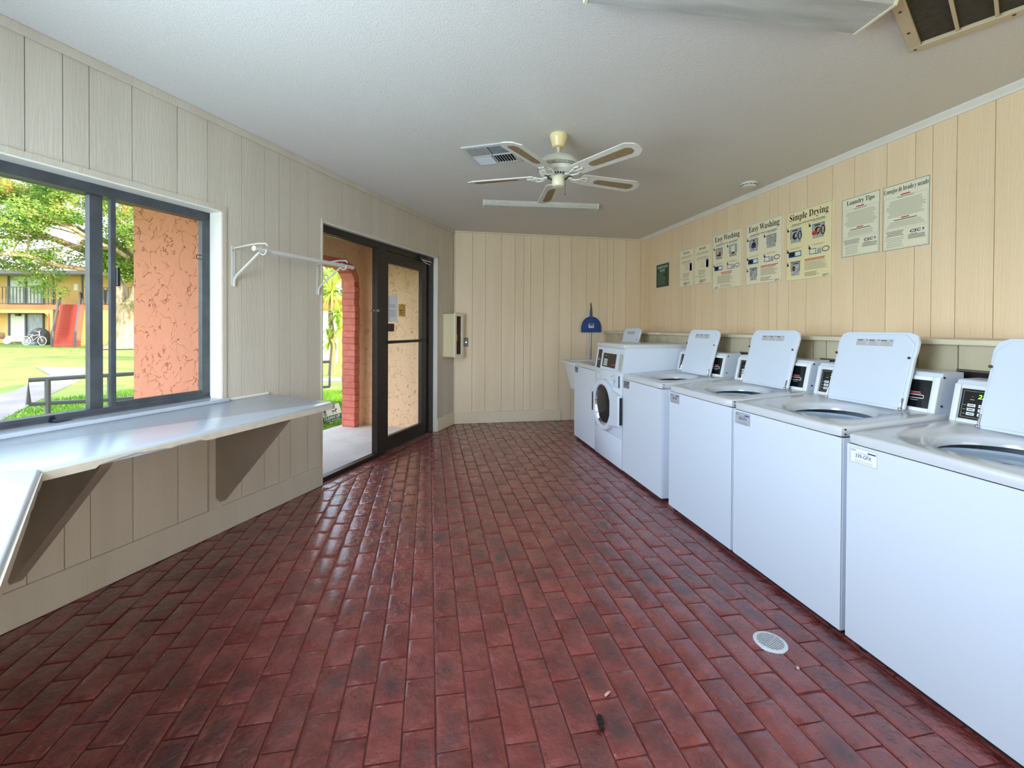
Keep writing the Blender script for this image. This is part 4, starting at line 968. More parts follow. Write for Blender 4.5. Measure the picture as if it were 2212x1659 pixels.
# 2-3 service sheets on one board each
def service(y0, y1, title, lab):
    o, w_, h2 = board('service_sheet', lab, 'poster', y0, y1, 1.867, 2.328, POSTP)
    p = PR(); p.frame(-w_/2+.003, w_/2-.003, -h2/2+.003, h2/2-.003, .003, 1)
    p.lines(-.12, .12, .118, .150, 2, 1, .4, True); p.lines(-.12, .12, .060, .092, 2, 1, .4, True); p.lines(-.10, .10, .044, .05, 1, 1, .5, True)
    p.r(.07, .115, -.045, .05, 0); p.r(.074, .111, -.01, .03, 3); p.r(.074, .111, -.032, -.012, 2); p.lines(-.04, .055, -.04, .035, 5, 3, .3, True)
    p.lines(-.075, .075, -.12, -.06, 5, 1, .4); p.lines(-.075, .06, -.155, -.13, 2, 1, .4); p.r(-.13, -.10, -.135, -.128, 1)
    p.build('printed_artwork', [INKN, INKG, INKB, mat('pale_pink_ink', (222, 178, 160))], o, recalc=False)
    text(serif(title), I4, 0, .19, .125, .032, INK, o); logo(o, -.01, -.19, .036)
service(5.106, 4.800, 'Service', 'cream paper sheet headed Service, left one of the paired service sheets')
service(4.786, 4.474, 'Servicio', 'cream paper sheet headed Servicio, right one of the paired service sheets')
# 4-6 how-to posters
def machine_pic(p, x, y, w_, h2, kind):
    if kind == 'dryer2':
        machine_pic(p, x, y, w_, h2, 'dryer'); p.disc(x-w_*.3, y-.014, .030, .018, 5, .0014); p.disc(x+.016, y-.006, .014, .012, 7, .0015); p.disc(x+.018, y+.012, .010, .012, 5, .0016); return
    p.frame(x-w_/2-.006, x+w_/2+.006, y-h2*.2, y+h2/2+.006, .006, 2)
    p.r(x-w_/2, x+w_/2, y-h2/2, y+h2/2, 3, .0008)
    if kind == 'front': p.disc(x, y+.002, w_*.27, h2*.25, 0, .0010); p.disc(x-.008, y-.01, w_*.22, h2*.15, 4, .0012); p.r(x-.012, x+.012, y+h2*.34, y+h2*.44, 0, .0010); p.r(x, x+.04, y-.028, y-.018, 5, .0013)
    if kind == 'ring': p.ring(x, y-.004, w_*.3, h2*.27, .006, 1, .0010); p.r(x-.012, x+.012, y+h2*.34, y+h2*.44, 0, .0010); p.r(x-w_*.32, x-w_*.22, y-.02, y+.01, 5, .0011)
    if kind == 'tub': p.r(x-w_*.4, x+w_*.4, y-h2*.5, y-h2*.33, 1, .0010); p.r(x-w_*.3, x+w_*.3, y-h2*.2, y-h2*.05, 0, .0010); p.r(x-.004, x+.03, y-h2*.05, y+h2*.2, 5, .0012)
    if kind == 'lid': p.r(x-w_*.28, x+w_*.28, y-h2*.1, y+h2*.45, 6, .0010); p.r(x-w_*.5, x+w_*.5, y-h2*.5, y-h2*.34, 1, .0010); p.disc(x, y-h2*.2, w_*.25, h2*.08, 0, .0012); p.disc(x-.012, y-h2*.2, .008, .008, 5, .0014)
    if kind == 'dryer': p.disc(x-w_*.05, y+.002, w_*.27, h2*.27, 0, .0010); p.disc(x+.004, y+.004, w_*.14, h2*.16, 3, .0011); p.ring(x+w_*.42, y, w_*.2, h2*.34, .010, 0, .0012); p.r(x-w_*.35, x+w_*.2, y+h2*.38, y+h2*.46, 0, .0012)
    if kind == 'plain': p.disc(x-w_*.2, y+.002, w_*.18, h2*.2, 0, .0010); p.disc(x-w_*.2, y+.0, .009, .011, 5, .0012); p.r(x-w_*.3, x+w_*.35, y+h2*.36, y+h2*.43, 0, .0012)
    if kind == 'open': p.r(x-w_*.35, x+w_*.35, y+h2*.1, y+h2*.32, 1, .0010); p.ring(x, y-h2*.15, w_*.3, h2*.2, .007, 1, .0012)
def howto(y0, y1, z0, z1, title, sub, lab, pics, right_last, m=POSTP):
    o, w_, h2 = board('instruction_poster', lab, 'poster', y0, y1, z0, z1, m)
    p = PR(); p.frame(-w_/2+.004, w_/2-.004, -h2/2+.004, h2/2-.004, .0032, 1)
    cols = (-.125, .10); rows = (.085, -.075, -.19)
    for i, k in enumerate(pics):
        cx = cols[i % 2]; cy = rows[i//2]
        bullet(p, cx-.085, cy+(.062 if i < 2 else .035), .009)
        p.lines(cx-.06, cx+.07, cy+(.078 if i < 2 else .045), cy+(.098 if i < 2 else .060), 2, 1, .4)
        if i < 2: machine_pic(p, cx, cy, .105, .115, k)
        elif i < 4:
            if i == 2: p.r(cx-.075, cx+.06, cy-.022, cy+.028, 2); p.r(cx-.068, cx-.010, cy-.016, cy+.024, 0, .0010); p.r(cx-.002, cx+.052, cy-.012, cy+.020, 6, .0010); p.lines(cx+.004, cx+.046, cy-.006, cy+.014, 2, 1, .6)
            else: p.frame(cx-.085, cx-.02, cy-.025, cy+.022, .006, 2); p.r(cx-.01, cx+.03, cy-.018, cy+.018, 3, .0008); p.ring(cx+.07, cy+.002, .034, .022, .006, 4, .0010); p.r(cx-.03, cx+.03, cy-.026, cy-.020, 2)
        else: machine_pic(p, cx, cy-.01, .085, .115, k)
    if right_last:
        p.lines(-.03, .19, -.150, -.128, 2, 5, .55, rag=.15); p.lines(-.03, .19, -.225, -.155, 8, 1, .45, rag=.3); p.lines(-.03, .13, -.278, -.240, 4, 0, .3, rag=.4)
    else:
        p.lines(-.10, .10, -.150, -.118, 3, 5, .5, True); p.lines(-.15, .13, -.245, -.155, 10, 1, .45, rag=.3); p.lines(-.10, .10, -.285, -.255, 3, 1, .4)
    p.build('printed_artwork', [INK, INKG, INKB, GREYPH, INKN, INKR, POSTG, mat('green_ink', (50, 130, 60))], o, recalc=False)
    text(serif(title), I4, 0, h2/2-.062, w_*.84, .074 if 'y' in title else .06, INK, o)
    text(sub, I4, 0, h2/2-.118, w_*.72, .014, INK, o, bold=.01)
    logo(o, .165 if right_last else -.17, -h2/2+.022, .017)
    return o
howto(4.443, 3.969, 1.782, 2.386, 'Easy Washing', 'HIGH-EFFICIENCY TOP LOAD WASHERS', 'cream Easy Washing poster for top load washers, left of the two Easy Washing posters', ['tub', 'lid', 'x', 'x'], False)
howto(3.914, 3.448, 1.781, 2.385, 'Easy Washing', 'HIGH-EFFICIENCY FRONT LOAD WASHERS', 'cream Easy Washing poster for front load washers, right of the two Easy Washing posters', ['front', 'open', 'x', 'x', 'ring'], True)
howto(3.407, 2.949, 1.769, 2.375, 'Simple Drying', 'SINGLE-LOAD/STACK DRYERS', 'yellowish Simple Drying poster for single and stack dryers', ['dryer', 'dryer2', 'x', 'x', 'plain'], True, mat('yellow_poster_board', (244, 228, 178), rough=.45))
# 7-8 tips
def tips(y0, y1, z0, z1, title, lab, fsz):
    o, w_, h2 = board('tips_poster', lab, 'poster', y0, y1, z0, z1, POSTG, r_=.004); W2_ = w_/2
    p = PR(); p.frame(-W2_+.003, W2_-.003, -h2/2+.003, h2/2-.003, .0028, 0)
    p.frame(-W2_+.012, W2_-.012, -.075, .135, .0012, 1); p.frame(-W2_+.012, W2_-.012, -h2/2+.012, -.085, .0012, 1)
    p.lines(-.03, .03, .140, .150, 1, 2, .8, rag=0); p.lines(-.06, .06, .125, .137, 2, 0, .35, True)
    p.lines(-W2_+.022, W2_-.022, .0, .115, 12, 1, .35, True); p.lines(-.025, .025, -.014, -.005, 1, 2, .8, rag=0); p.lines(-.08, .08, -.026, -.017, 1, 0, .5, True, rag=.1)
    p.lines(-W2_+.03, W2_-.03, -.070, -.03, 4, 1, .35, True)
    p.lines(-W2_+.018, .0, -.130, -.092, 4, 0, .32, True); p.lines(-W2_+.02, -.005, -.205, -.135, 6, 1, .3, True)
    p.lines(.02, W2_-.016, -.165, -.135, 4, 0, .38, rag=.15)
    p.build('printed_text', [INK, INKG, INKR], o, recalc=False)
    text(serif(title), I4, 0, h2/2-.042, w_*fsz, .042, INK, o); logo(o, .065, -.113, .026)
tips(2.871, 2.576, 1.897, 2.343, 'Laundry Tips', 'pale green Laundry Tips poster beside the Simple Drying poster', .72)
tips(2.560, 2.260, 1.892, 2.340, 'Consejos de lavado y secado', 'pale green Consejos de lavado y secado poster, rightmost on the wall', .93)

# ------------------------------------------------------------------ floor drain, debris
fd = thing('floor_drain', 'round white slotted floor drain set in the brick floor near the washers', 'drain', TR(1.452, 1.643, 0, math.radians(27)))
dm = .066; b = MB().lathe([(dm, -.004), (dm, .0015), (dm-.004, .0034), (dm-.014, .0037)], 40, cap0=False, cap1=False)
gr_ = MB()
b.build('drain_rim', mat('white_drain', (206, 210, 214), rough=.4), fd, smooth=True)
MB().lathe([(dm-.013, .0014), (.001, .0014)], 32, cap1=False).build('drain_pit', BLACKP, fd)
b = MB().box(-(dm-.012), dm-.012, -.0045, .0045, .0018, .0036)
for i in range(9):
    x = -.045+i*.01125; L = math.sqrt(max((dm-.012)**2-x*x, .0001)); b.box(x-.0022, x+.0022, -L-.002, L+.002, .0018, .0036)
b.build('drain_bars', MATS['white_drain'], fd)
b = MB().sphere((0, 0, .010), .012, 8, 6, sc=(1, .7, .8)).sphere((.004, .020, .009), .012, 8, 6, sc=(.8, 1, .7)).sphere((-.004, -.014, .006), .008, 8, 6)
tag(b.build('dried_leaf_clump', mat('black_debris', (22, 18, 18), rough=.9, bump=.8, bscale=90), M=TR(.579, 1.399, 0)), 'small black clump of debris on the brick floor in the foreground', 'debris')
def scrap(name, x, y, L, rz, lab):
    b = MB().add([(-L, -.004, .002), (0, -.006, .006), (L, -.002, .002), (L*.8, .005, .003), (0, .003, .008), (-L*.7, .006, .002)], [(0, 1, 4, 5), (1, 2, 3, 4)])
    o = b.build(name, mat('pale_scrap', (190, 160, 150), rough=.8), M=TR(x, y, 0, rz)); md = o.modifiers.new('s', 'SOLIDIFY'); md.thickness = .001; tag(o, lab, 'debris')
scrap('paper_scrap', .653, 1.514, .018, .5, 'pale twisted scrap above the black clump on the floor')
scrap('lint_scrap', 1.447, 1.496, .010, 1.2, 'tiny pale scrap on the bricks in front of the drain')
for x, y, lab in ((1.30, 2.95, 'tiny white lint speck on the bricks beside the 336 washer'), (.42, 3.9, 'tiny white lint speck on the bricks in the middle of the room'), (1.15, 4.6, 'tiny white lint speck on the bricks near the front-load washer'), (.30, 4.9, 'tiny white lint speck on the bricks toward the glass door')):
    b = MB().sphere((0, 0, .003), .006, 6, 4, sc=(1, .8, .5)); tag(b.build('white_speck', mat('pale_scrap', (190, 160, 150)), M=TR(x, y, 0)), lab, 'debris', 'white lint specks on the floor')
# ------------------------------------------------------------------ porch, arch and roof outside the doorway
PEACH = stucco('peach_stucco', (246, 209, 170), (170, 124, 82), 6.5, width=.018)
CORAL = stucco('coral_stucco', (226, 148, 124), (160, 82, 66), 6.0, width=.024)
ARCHB = mat('painted_arch_brick', (206, 112, 98), (220, 130, 114), scale=14, rough=.75, bump=.8, bscale=24, rand=.08)
CONC = mat('worn_concrete', (196, 194, 192), (214, 213, 210), scale=2.5, rough=.85, bump=.3, bscale=60)
aw = MB(); N_ = 8
def arc(cx, cz, r, a0, a1, n=N_): return [(cx+r*math.cos(math.radians(a0+(a1-a0)*i/n)), cz+r*math.sin(math.radians(a0+(a1-a0)*i/n))) for i in range(n+1)]
TL_, TR_ = 2.85, .495; RO, RI, ZT = .33, .225, 2.225
outline = [(.38, -.05), (TR_, -.05)]+arc(TR_+RO, ZT-RO, RO, 180, 90)+arc(TL_-RO, ZT-RO, RO, 90, 0)+[(TL_, -.05), (2.95, -.05), (2.95, 2.56), (.38, 2.56)]
# split into convex-ish strips to stay well behaved
def arch_z(t_):
    if t_ < TR_ or t_ > TL_: return -.05
    d = max(TR_+RO-t_, t_-(TL_-RO), 0); return ZT-RO+math.sqrt(max(RO*RO-d*d, 0))
ts = sorted(set([.38, TR_]+[round(TR_+RO*(1-math.cos(math.radians(a))), 4) for a in range(0, 91, 10)]+[round(TL_-RO*(1-math.cos(math.radians(a))), 4) for a in range(0, 91, 10)]+[TL_, 2.95]))
fr = []
for a, b_ in zip(ts, ts[1:]):
    za = -.05 if b_ <= TR_+1e-6 or a >= TL_-1e-6 else None
    z0, z1 = (za, za) if za is not None else (max(arch_z(a+1e-6), ZT-RO), max(arch_z(b_-1e-6), ZT-RO))
    vs = [(a, -1.38, z0), (b_, -1.38, z1), (b_, -1.38, 2.56), (a, -1.38, 2.56), (a, -1.19, z0), (b_, -1.19, z1), (b_, -1.19, 2.56), (a, -1.19, 2.56)]
    aw.add(vs, [(0, 1, 2, 3), (4, 5, 6, 7), (0, 1, 5, 4)])
awo = aw.build('wall_porch_arch', PEACH, M=ML, recalc=False); awo['kind'] = 'structure'
# arch bricks, one object each
ch = .0862
jb = [MB().rbox(-.0525, .0525, -.107, .107, -.0405, .0405, .006, 1).build('brick', ARCHB, awo, smooth=True)]
def put(M):
    o = jb[0]
    if getattr(put, 'used', False): o = jb[0].copy(); COL.objects.link(o); o.parent = awo
    put.used = True; o.matrix_local = M @ Matrix.Rotation(RND.gauss(0, .012), 4, 'Y') @ Matrix.Translation((RND.gauss(0, .002), RND.gauss(0, .003), 0))
nj = 22
for side in (0, 1):
    tc_ = TR_+.0525 if side == 0 else TL_-.0525
    for k in range(nj): put(Matrix.Translation((tc_, -1.285, .038+k*ch)))
    zc = ZT-RO; cx = TR_+RO if side == 0 else TL_-RO
    for k in range(6):
        a = math.radians((180-(k+.5)*15) if side == 0 else (k+.5)*15); r = RO-.0525
        put(Matrix.Translation((cx+r*math.cos(a), -1.285, zc+r*math.sin(a))) @ Matrix.Rotation(-a, 4, 'Y'))
core = MB().box(TR_+.012, TR_+.100, -1.385, -1.187, -.05, ZT-RO).box(TL_-.100, TL_-.012, -1.385, -1.187, -.05, ZT-RO).box(TR_+RO, TL_-RO, -1.385, -1.187, ZT-.100, ZT-.012)
for cx_, a0_, a1_ in ((TR_+RO, 90, 180), (TL_-RO, 0, 90)):
    pa = arc(cx_, ZT-RO, RO-.012, a0_, a1_, 10)+arc(cx_, ZT-RO, RO-.100, a1_, a0_, 10)
    for i in range(10):
        q = [pa[i], pa[i+1], pa[20-i], pa[21-i]]; core.prism(q, -1.385, -1.187, M=Matrix(((1, 0, 0, 0), (0, 0, 1, 0), (0, 1, 0, 0), (0, 0, 0, 1))))
core.build('mortar', mat('painted_mortar', (188, 98, 86), rough=.85), awo, recalc=False)
k = 0; t = TR_+RO+.042
while t < TL_-RO: put(Matrix.Translation((t, -1.285, ZT-.0525)) @ Matrix.Rotation(PI/2, 4, 'Y')); t += ch
o = MB().box(.21, .38, -1.38, -.17, -.05, 2.56).build('wall_porch_side', PEACH, M=ML); o['kind'] = 'structure'
o = MB().box(2.95, 3.105, -1.385, -.17, -.05, 2.56).build('wall_porch_pillar', CORAL, M=ML); o['kind'] = 'structure'
o = MB().box(-.5, 3.1, -1.46, -.13, -.12, -.012).build('porch_slab', CONC, M=ML); o['kind'] = 'structure'
# roof with soffit boards; unseen gable ridge added to shade the near lawn
SOFM = mat('pale_soffit_paint', (196, 198, 190), rough=.7)
rf = MB().prism([(-2.12, 2.57), (-2.12, 2.72), (2.5, 5.0), (7.2, 2.72), (7.2, 2.60), (2.5, 4.8), (-1.9, 2.74), (-1.9, 2.57)], -2, 9, M=ML @ Matrix(((0, 0, 1, 0), (1, 0, 0, 0), (0, 1, 0, 0), (0, 0, 0, 1)))).build('roof', mat('grey_shingle', (112, 106, 108), (134, 128, 130), scale=12, rough=.9)); rf['kind'] = 'structure'
b = MB().box(-2, 9, -2.12, -.1, 2.545, 2.56).box(-2, 9, -2.14, -2.10, 2.50, 2.70); sf = b.build('soffit', DARKM, M=ML); sf['kind'] = 'structure'
t = -2
while t < 6.5: MB().box(t+.004, t+.40, -2.095, -.17, 2.53, 2.546).build('plank', SOFM, sf); t += .404
# back side of the eaves closes the roof space over the room
o = MB().box(-.6, 6.2, -.17, -.03, 2.50, 2.72).build('wall_eaves', WALL_L, M=ML); o['kind'] = 'structure'

# ------------------------------------------------------------------ ground
GRASS = mat('lawn', (92, 122, 40), (132, 150, 62), scale=1.3, rough=.95, bump=1, bscale=40, detail=9)
gd = MB().add([(-120, -60, -.035), (80, -60, -.035), (80, 140, -.035), (-120, 140, -.035)], [(0, 1, 2, 3)]).build('lawn', GRASS, recalc=False); gd['kind'] = 'structure'
PATHM = mat('path_concrete', (118, 115, 116), (136, 132, 130), scale=1.2, rough=.9)
pth = [(-5.2, 5.9), (-6.11, 7.73), (-6.95, 9.42), (-8.25, 12.12), (-8.9, 13.4), (-10.9, 16.6), (-12.6, 17.0), (-10.2, 14.2), (-9.0, 11.9), (-8.4, 10.8), (-7.8, 8.0), (-6.9, 6.0)]
o = MB().prism(pth, -.06, -.018).build('path', PATHM); o['kind'] = 'structure'
o = MB().prism([(-3.3, 12.55), (-3.3, 11.75), (1.0, 11.2), (1.0, 12.0)], -.06, -.018).build('path', PATHM); o['kind'] = 'structure'
rg_ = random.Random(3); gv, gf = [], []
def inpoly(x, y, P_):
    c = False
    for i in range(len(P_)):
        (x1_, y1_), (x2_, y2_) = P_[i], P_[i-1]
        if (y1_ > y) != (y2_ > y) and x < (x2_-x1_)*(y-y1_)/(y2_-y1_)+x1_: c = not c
    return c
def blades(n, box, h0, h1):
    for _ in range(n):
        t_ = rg_.uniform(box[0], box[1]); n_ = rg_.uniform(box[2], box[3]); p = ML @ Vector((t_, n_, -.036))
        if inpoly(p.x, p.y, pth): continue
        if -3.4 < p.x < 1 and 11.1 < p.y < 12.6: continue
        a = rg_.uniform(0, PI); h = rg_.uniform(h0, h1); wd = .006+h*.05
        dx, dy = math.cos(a)*wd, math.sin(a)*wd; lx, ly = rg_.gauss(0, h*.4), rg_.gauss(0, h*.4); i = len(gv)
        gv.extend([(p.x-dx, p.y-dy, p.z), (p.x+dx, p.y+dy, p.z), (p.x+lx, p.y+ly, p.z+h)]); gf.append((i, i+1, i+2))
blades(14000, (-2.2, 1.6, -4.6, -1.47), .03, .07); blades(22000, (-1.5, 5.6, -8, -2.6), .03, .075)
b = MB(); b.v = gv; b.f = gf; b.mi = [0]*len(gf)
GRB = foliage('grass_blades', (70, 128, 36), (128, 168, 60))
o = b.build('grass', GRB, recalc=False, kind='stuff'); tag(o, 'short green lawn grass beyond the porch and under the window railing', 'grass')

# ------------------------------------------------------------------ handrail
def pix_on(A, B, u):
    lo, hi = 0.0, 1.0
    for _ in range(40):
        m_ = (lo+hi)/2; q = A.lerp(B, m_)
        if pix(q)[0] < u: lo = m_
        else: hi = m_
    return A.lerp(B, lo)
A1 = Vector((-3.567, 4.733, .85)); B1 = Vector((-1.389, 6.655, .85)); A0 = Vector((-3.567, 4.733, .63)); B0 = Vector((-1.389, 6.655, .49))
PIPE = mat('grey_pipe_paint', (112, 116, 122), rough=.5)
hr = thing('pipe_railing', 'grey pipe handrail running past the window and the porch arch', 'railing', I4)
MB().tube([A0+(A1-A0)*.0, A1, B1, B0], .021, 8).build('top_rail', PIPE, hr, smooth=True)
MB().tube([A0, B0], .019, 8).build('mid_rail', PIPE, hr, smooth=True)
for u in (103, 237, 420, 560, 690):
    q = pix_on(A1, B1, u); MB().cyl((q.x, q.y, -.036), (q.x, q.y, .85), .022, n=8).build('post', PIPE, hr, smooth=True)
q = pix_on(A1, B1, 304); q2 = pix_on(A1, B1, 318); MB().tube([q+Vector((0, .05, 0)), q+Vector((0, .05, -.155)), q2+Vector((0, .05, -.155))], .016, 8).build('loop', PIPE, hr, smooth=True)

# ------------------------------------------------------------------ clean-up sign on the grass
Cs = Vector((-1.36, 6.62, .11)); z_ax = (CAM-Cs); z_ax.z = .2; z_ax.normalize(); x_ax = Vector((0, 0, 1)).cross(z_ax).normalized(); y_ax = z_ax.cross(x_ax)
Msg = Matrix(((x_ax.x, y_ax.x, z_ax.x, Cs.x), (x_ax.y, y_ax.y, z_ax.y, Cs.y), (x_ax.z, y_ax.z, z_ax.z, Cs.z), (0, 0, 0, 1))) @ Matrix.Rotation(math.radians(14), 4, 'Z')
sg = thing('clean_up_sign', 'small tilted white and green CLEAN UP dog sign in the grass by the porch', 'sign', Msg)
GRN = mat('sign_green', (22, 112, 90), rough=.5)
MB().prism(rrect(-.135, .135, -.12, .12, .012, 3), -.002, 0).build('sign_board', mat('sign_white', (228, 234, 236), rough=.5), sg)
p = PR(); p.r(-.133, .133, -.118, -.026, 0, .0008); p.disc(-.075, .092, .012, .013, 0); p.r(-.090, -.060, .035, .078, 0); p.r(-.088, -.078, -.015, .036, 0); p.r(-.072, -.062, -.015, .036, 0); p.r(-.06, -.015, .062, .069, 0)
p.r(.022, .072, .018, .036, 0); p.r(.064, .088, .034, .054, 0); p.r(.022, .029, -.012, .020, 0); p.r(.062, .069, -.012, .020, 0); p.r(.012, .022, .034, .048, 0); p.build('pictogram', GRN, sg, recalc=False)
text('CLEAN UP', I4, 0, -.055, .22, .040, INKW, sg, off=.0016, bold=.03); text('AFTER YOUR DOG', I4, 0, -.098, .19, .022, INKW, sg, off=.0016, bold=.02)
MB().tube([(-.09, -.118, -.004), (-.09, -.20, -.004)], .004, 5).tube([(.09, .05, -.004), (.09, -.24, -.004)], .004, 5).build('wire_stake', DARKM, sg)

# ------------------------------------------------------------------ yucca, bushes and house seen through the arch
def at(u, v, Z): return CAM + (_F + _R2*((u-1106)/FPX) + _U2*((CY-v)/FPX))*Z
def leafy(centers, n, size, seed, name, m, parent=None, flat=.6, label=None):
    r = random.Random(seed); v, f = [], []
    for (cx, cy, cz, R_) in centers:
        for _ in range(n):
            a = r.uniform(0, 2*PI); b_ = math.acos(r.uniform(-1, 1)); k = R_*r.uniform(.25, 1)**.5
            x, y, z = cx+k*math.sin(b_)*math.cos(a), cy+k*math.sin(b_)*math.sin(a), cz+k*math.cos(b_)*flat
            s = size*r.uniform(.6, 1.3); d1 = Vector((r.gauss(0, 1), r.gauss(0, 1), r.gauss(0, .6))).normalized(); d2 = d1.orthogonal().normalized()*(s*.45); d1 = d1*s; i = len(v)
            v += [(x-d1.x, y-d1.y, z-d1.z), (x+d2.x, y+d2.y, z+d2.z), (x+d1.x, y+d1.y, z+d1.z), (x-d2.x, y-d2.y, z-d2.z)]; f.append((i, i+1, i+2, i+3))
    b = MB(); b.v = v; b.f = f; b.mi = [0]*len(f); return b.build(name, m, parent, recalc=False, kind='stuff', label=label)
YUC = foliage('yucca_leaf', (120, 158, 50), (196, 206, 104))
yr = at(716, 716, 12.5); base = Vector((yr.x, yr.y, 0))
yu = thing('yucca', 'tall spiky green yucca seen through the porch arch', 'yucca', TR(base.x, base.y, -.035))
MB().tube([(0, 0, 0), (.05, 0, .8), (-.03, .03, 1.6), (.0, .0, 2.35)], .07, 8, radii=[.10, .08, .07, .06]).build('trunk', mat('yucca_bark', (120, 104, 76), rough=.9), yu, smooth=True)
r_ = random.Random(5); b = MB()
for hx, hy, hz, cnt, L_ in ((0, 0, 2.38, 90, .85), (.12, .05, 1.75, 60, .75), (-.05, 0, 1.02, 60, .62), (.25, -.1, 1.35, 36, .6)):
    for _ in range(cnt):
        a = r_.uniform(0, 2*PI); el = r_.uniform(-.9, 1.4); L = L_*r_.uniform(.7, 1.1); d = Vector((math.cos(a)*math.cos(el), math.sin(a)*math.cos(el), math.sin(el))); sd_ = Vector((-math.sin(a), math.cos(a), 0))*.024
        p0 = Vector((hx, hy, hz)); p1 = p0+d*L*.5; p2 = p0+d*L-Vector((0, 0, L*.22))
        b.add([p0-sd_*.6, p0+sd_*.6, p1+sd_, p1-sd_, p2], [(0, 1, 2, 3), (3, 2, 4)])
b.build('leaves', YUC, yu, recalc=False, kind='stuff')
TREEG = foliage('tree_leaf', (84, 122, 58), (146, 170, 86), (206, 160, 90))
DARKG = foliage('dark_leaf', (58, 96, 40), (104, 140, 60))
def bush(u, Z, w_, h0, h1, n, seed, lab, m=DARKG, cat='bush', name='garden_bush'):
    c = at(u, 716, Z); t = thing(name, lab, cat, TR(c.x, c.y, 0)); r = random.Random(seed)
    MB().tube([(0, 0, -.03), (.05, 0, h0), (0, .05, (h0+h1)/2)], .1, 6, radii=[.16, .12, .07]).build('trunk', MATS['yucca_bark'], t, smooth=True)
    cs = [(r.uniform(-w_, w_), r.uniform(-w_, w_)*.6, r.uniform(h0, h1), r.uniform(.5, .9)*w_*.6) for _ in range(14)]
    leafy(cs, n, .13, seed, 'foliage', m, t); return t
bush(700, 25, 2.6, 2.2, 6.5, 260, 21, 'green tree filling the top of the porch arch', DARKG, 'tree', 'garden_tree')
bush(750, 21.5, 1.6, 1.2, 4.2, 200, 22, 'yellow-green tree behind the yucca', TREEG, 'tree', 'garden_tree')
c = at(690, 716, 17); Mh = Matrix.Translation((c.x, c.y, 0)) @ Matrix.Rotation(-YAW, 4, 'Z')
hs = thing('garden_house', 'small orange stucco house with a white door beyond the yucca', 'house', Mh)
ORG = mat('orange_stucco', (226, 170, 110), (236, 184, 124), scale=3, rough=.9)
MB().box(-6, 1.6, 0, 1.2, -.03, 2.35).build('wall', ORG, hs); MB().box(-6.3, 1.9, -.5, 1.4, 2.35, 2.5).build('roof', mat('orange_fascia', (214, 140, 80), rough=.8), hs)
MB().box(-.05, .75, -.04, 0, -.03, 1.95).build('door', mat('bright_white_door', (240, 240, 236), rough=.6), hs)
MB().box(-.16, -.05, -.06, 0, -.03, 2.05).box(.75, .86, -.06, 0, -.03, 2.05).box(-.16, .86, -.06, 0, 1.95, 2.05).build('door_trim', mat('orange_fascia', (0, 0, 0)), hs)
fp_ = at(711, 780, 15.0); gp = thing('chain_link_fence', 'low chain link fence with thin posts behind the porch lawn', 'fence', TR(fp_.x, fp_.y, -.03, -YAW))
for x in (-2.4, -1.2, 0): MB().cyl((x, 0, 0), (x, 0, 1.25), .025, n=6).build('post', STEEL, gp, smooth=True)
MB().cyl((-2.5, 0, 1.22), (0, 0, 1.22), .015, n=6).build('top_rail', STEEL, gp, smooth=True)
b = MB()
for k in range(24):
    x = -2.4+k*.1; b.cyl((x, 0, .05), (min(x+1.1, 0), 0, .05+min(1.1, -x)), .003, n=3, caps=False); b.cyl((x, 0, 1.15), (min(x+1.1, 0), 0, 1.15-min(1.1, -x)), .003, n=3, caps=False)
b.build('wire_mesh', STEEL, gp)

# ------------------------------------------------------------------ apartment block across the lawn (frame: X right, Y away, origin below the camera)
MF = Matrix.Rotation(-YAW, 4, 'Z')
def S(u, Z=32): return (u-1106)*Z/FPX
def ZV(v, Z=32): return 1.35+(716-v)*Z/FPX
ab = thing('apartment_building', 'two-storey yellow stucco apartment block with balcony and grey roof across the lawn', 'building', MF)
YEL = mat('yellow_stucco', (214, 180, 112), (224, 192, 126), scale=2, rough=.9)
TERR = mat('terracotta_band', (206, 132, 84), rough=.8)
DGR = mat('dark_grey_paint', (86, 88, 94), rough=.6)
x0, x1 = S(-260), S(420)
MB().box(x0, x1, 33.2, 36, -.03, 5.35).build('wall', YEL, ab)
MB().prism([(31.0, 5.16), (36.4, 7.7), (42, 5.16), (42, 5.1), (31, 5.0)], x0-1, x1+1, M=Matrix(((0, 0, 1, 0), (1, 0, 0, 0), (0, 1, 0, 0), (0, 0, 0, 1)))).build('roof', mat('lilac_grey_shingle', (150, 142, 150), (170, 160, 166), scale=3, rough=.9), ab)
MB().box(x0-1, x1+1, 30.95, 31.05, 4.96, 5.20).build('fascia', DGR, ab)
MB().box(x0, x1, 32, 33.2, 2.46, 2.84).build('balcony_slab', TERR, ab)
fa = MB().box(S(105), S(114), 32, 33.2, -.03, 2.46).box(S(165), S(262), 32, 33.2, -.03, 2.46).box(x0, S(-60), 32, 33.2, -.03, 2.46).box(S(-60), S(105), 32, 32.3, 2.22, 2.46)
fa.add([(S(105), 32, 1.85), (S(105), 32, 2.24), (S(93), 32, 2.24), (S(98), 32, 2.18), (S(102), 32, 2.05), (S(105), 32.3, 1.85), (S(105), 32.3, 2.24), (S(93), 32.3, 2.24), (S(98), 32.3, 2.18), (S(102), 32.3, 2.05)], [(0, 1, 2, 3, 4), (5, 6, 7, 8, 9), (0, 4, 9, 5), (4, 3, 8, 9), (3, 2, 7, 8)])
fa.box(S(300), S(420), 32, 33.2, -.03, 2.46).build('arcade', YEL, ab)
MB().box(S(105), S(107), 31.96, 32.0, -.03, 2.2).build('corner_band', TERR, ab)
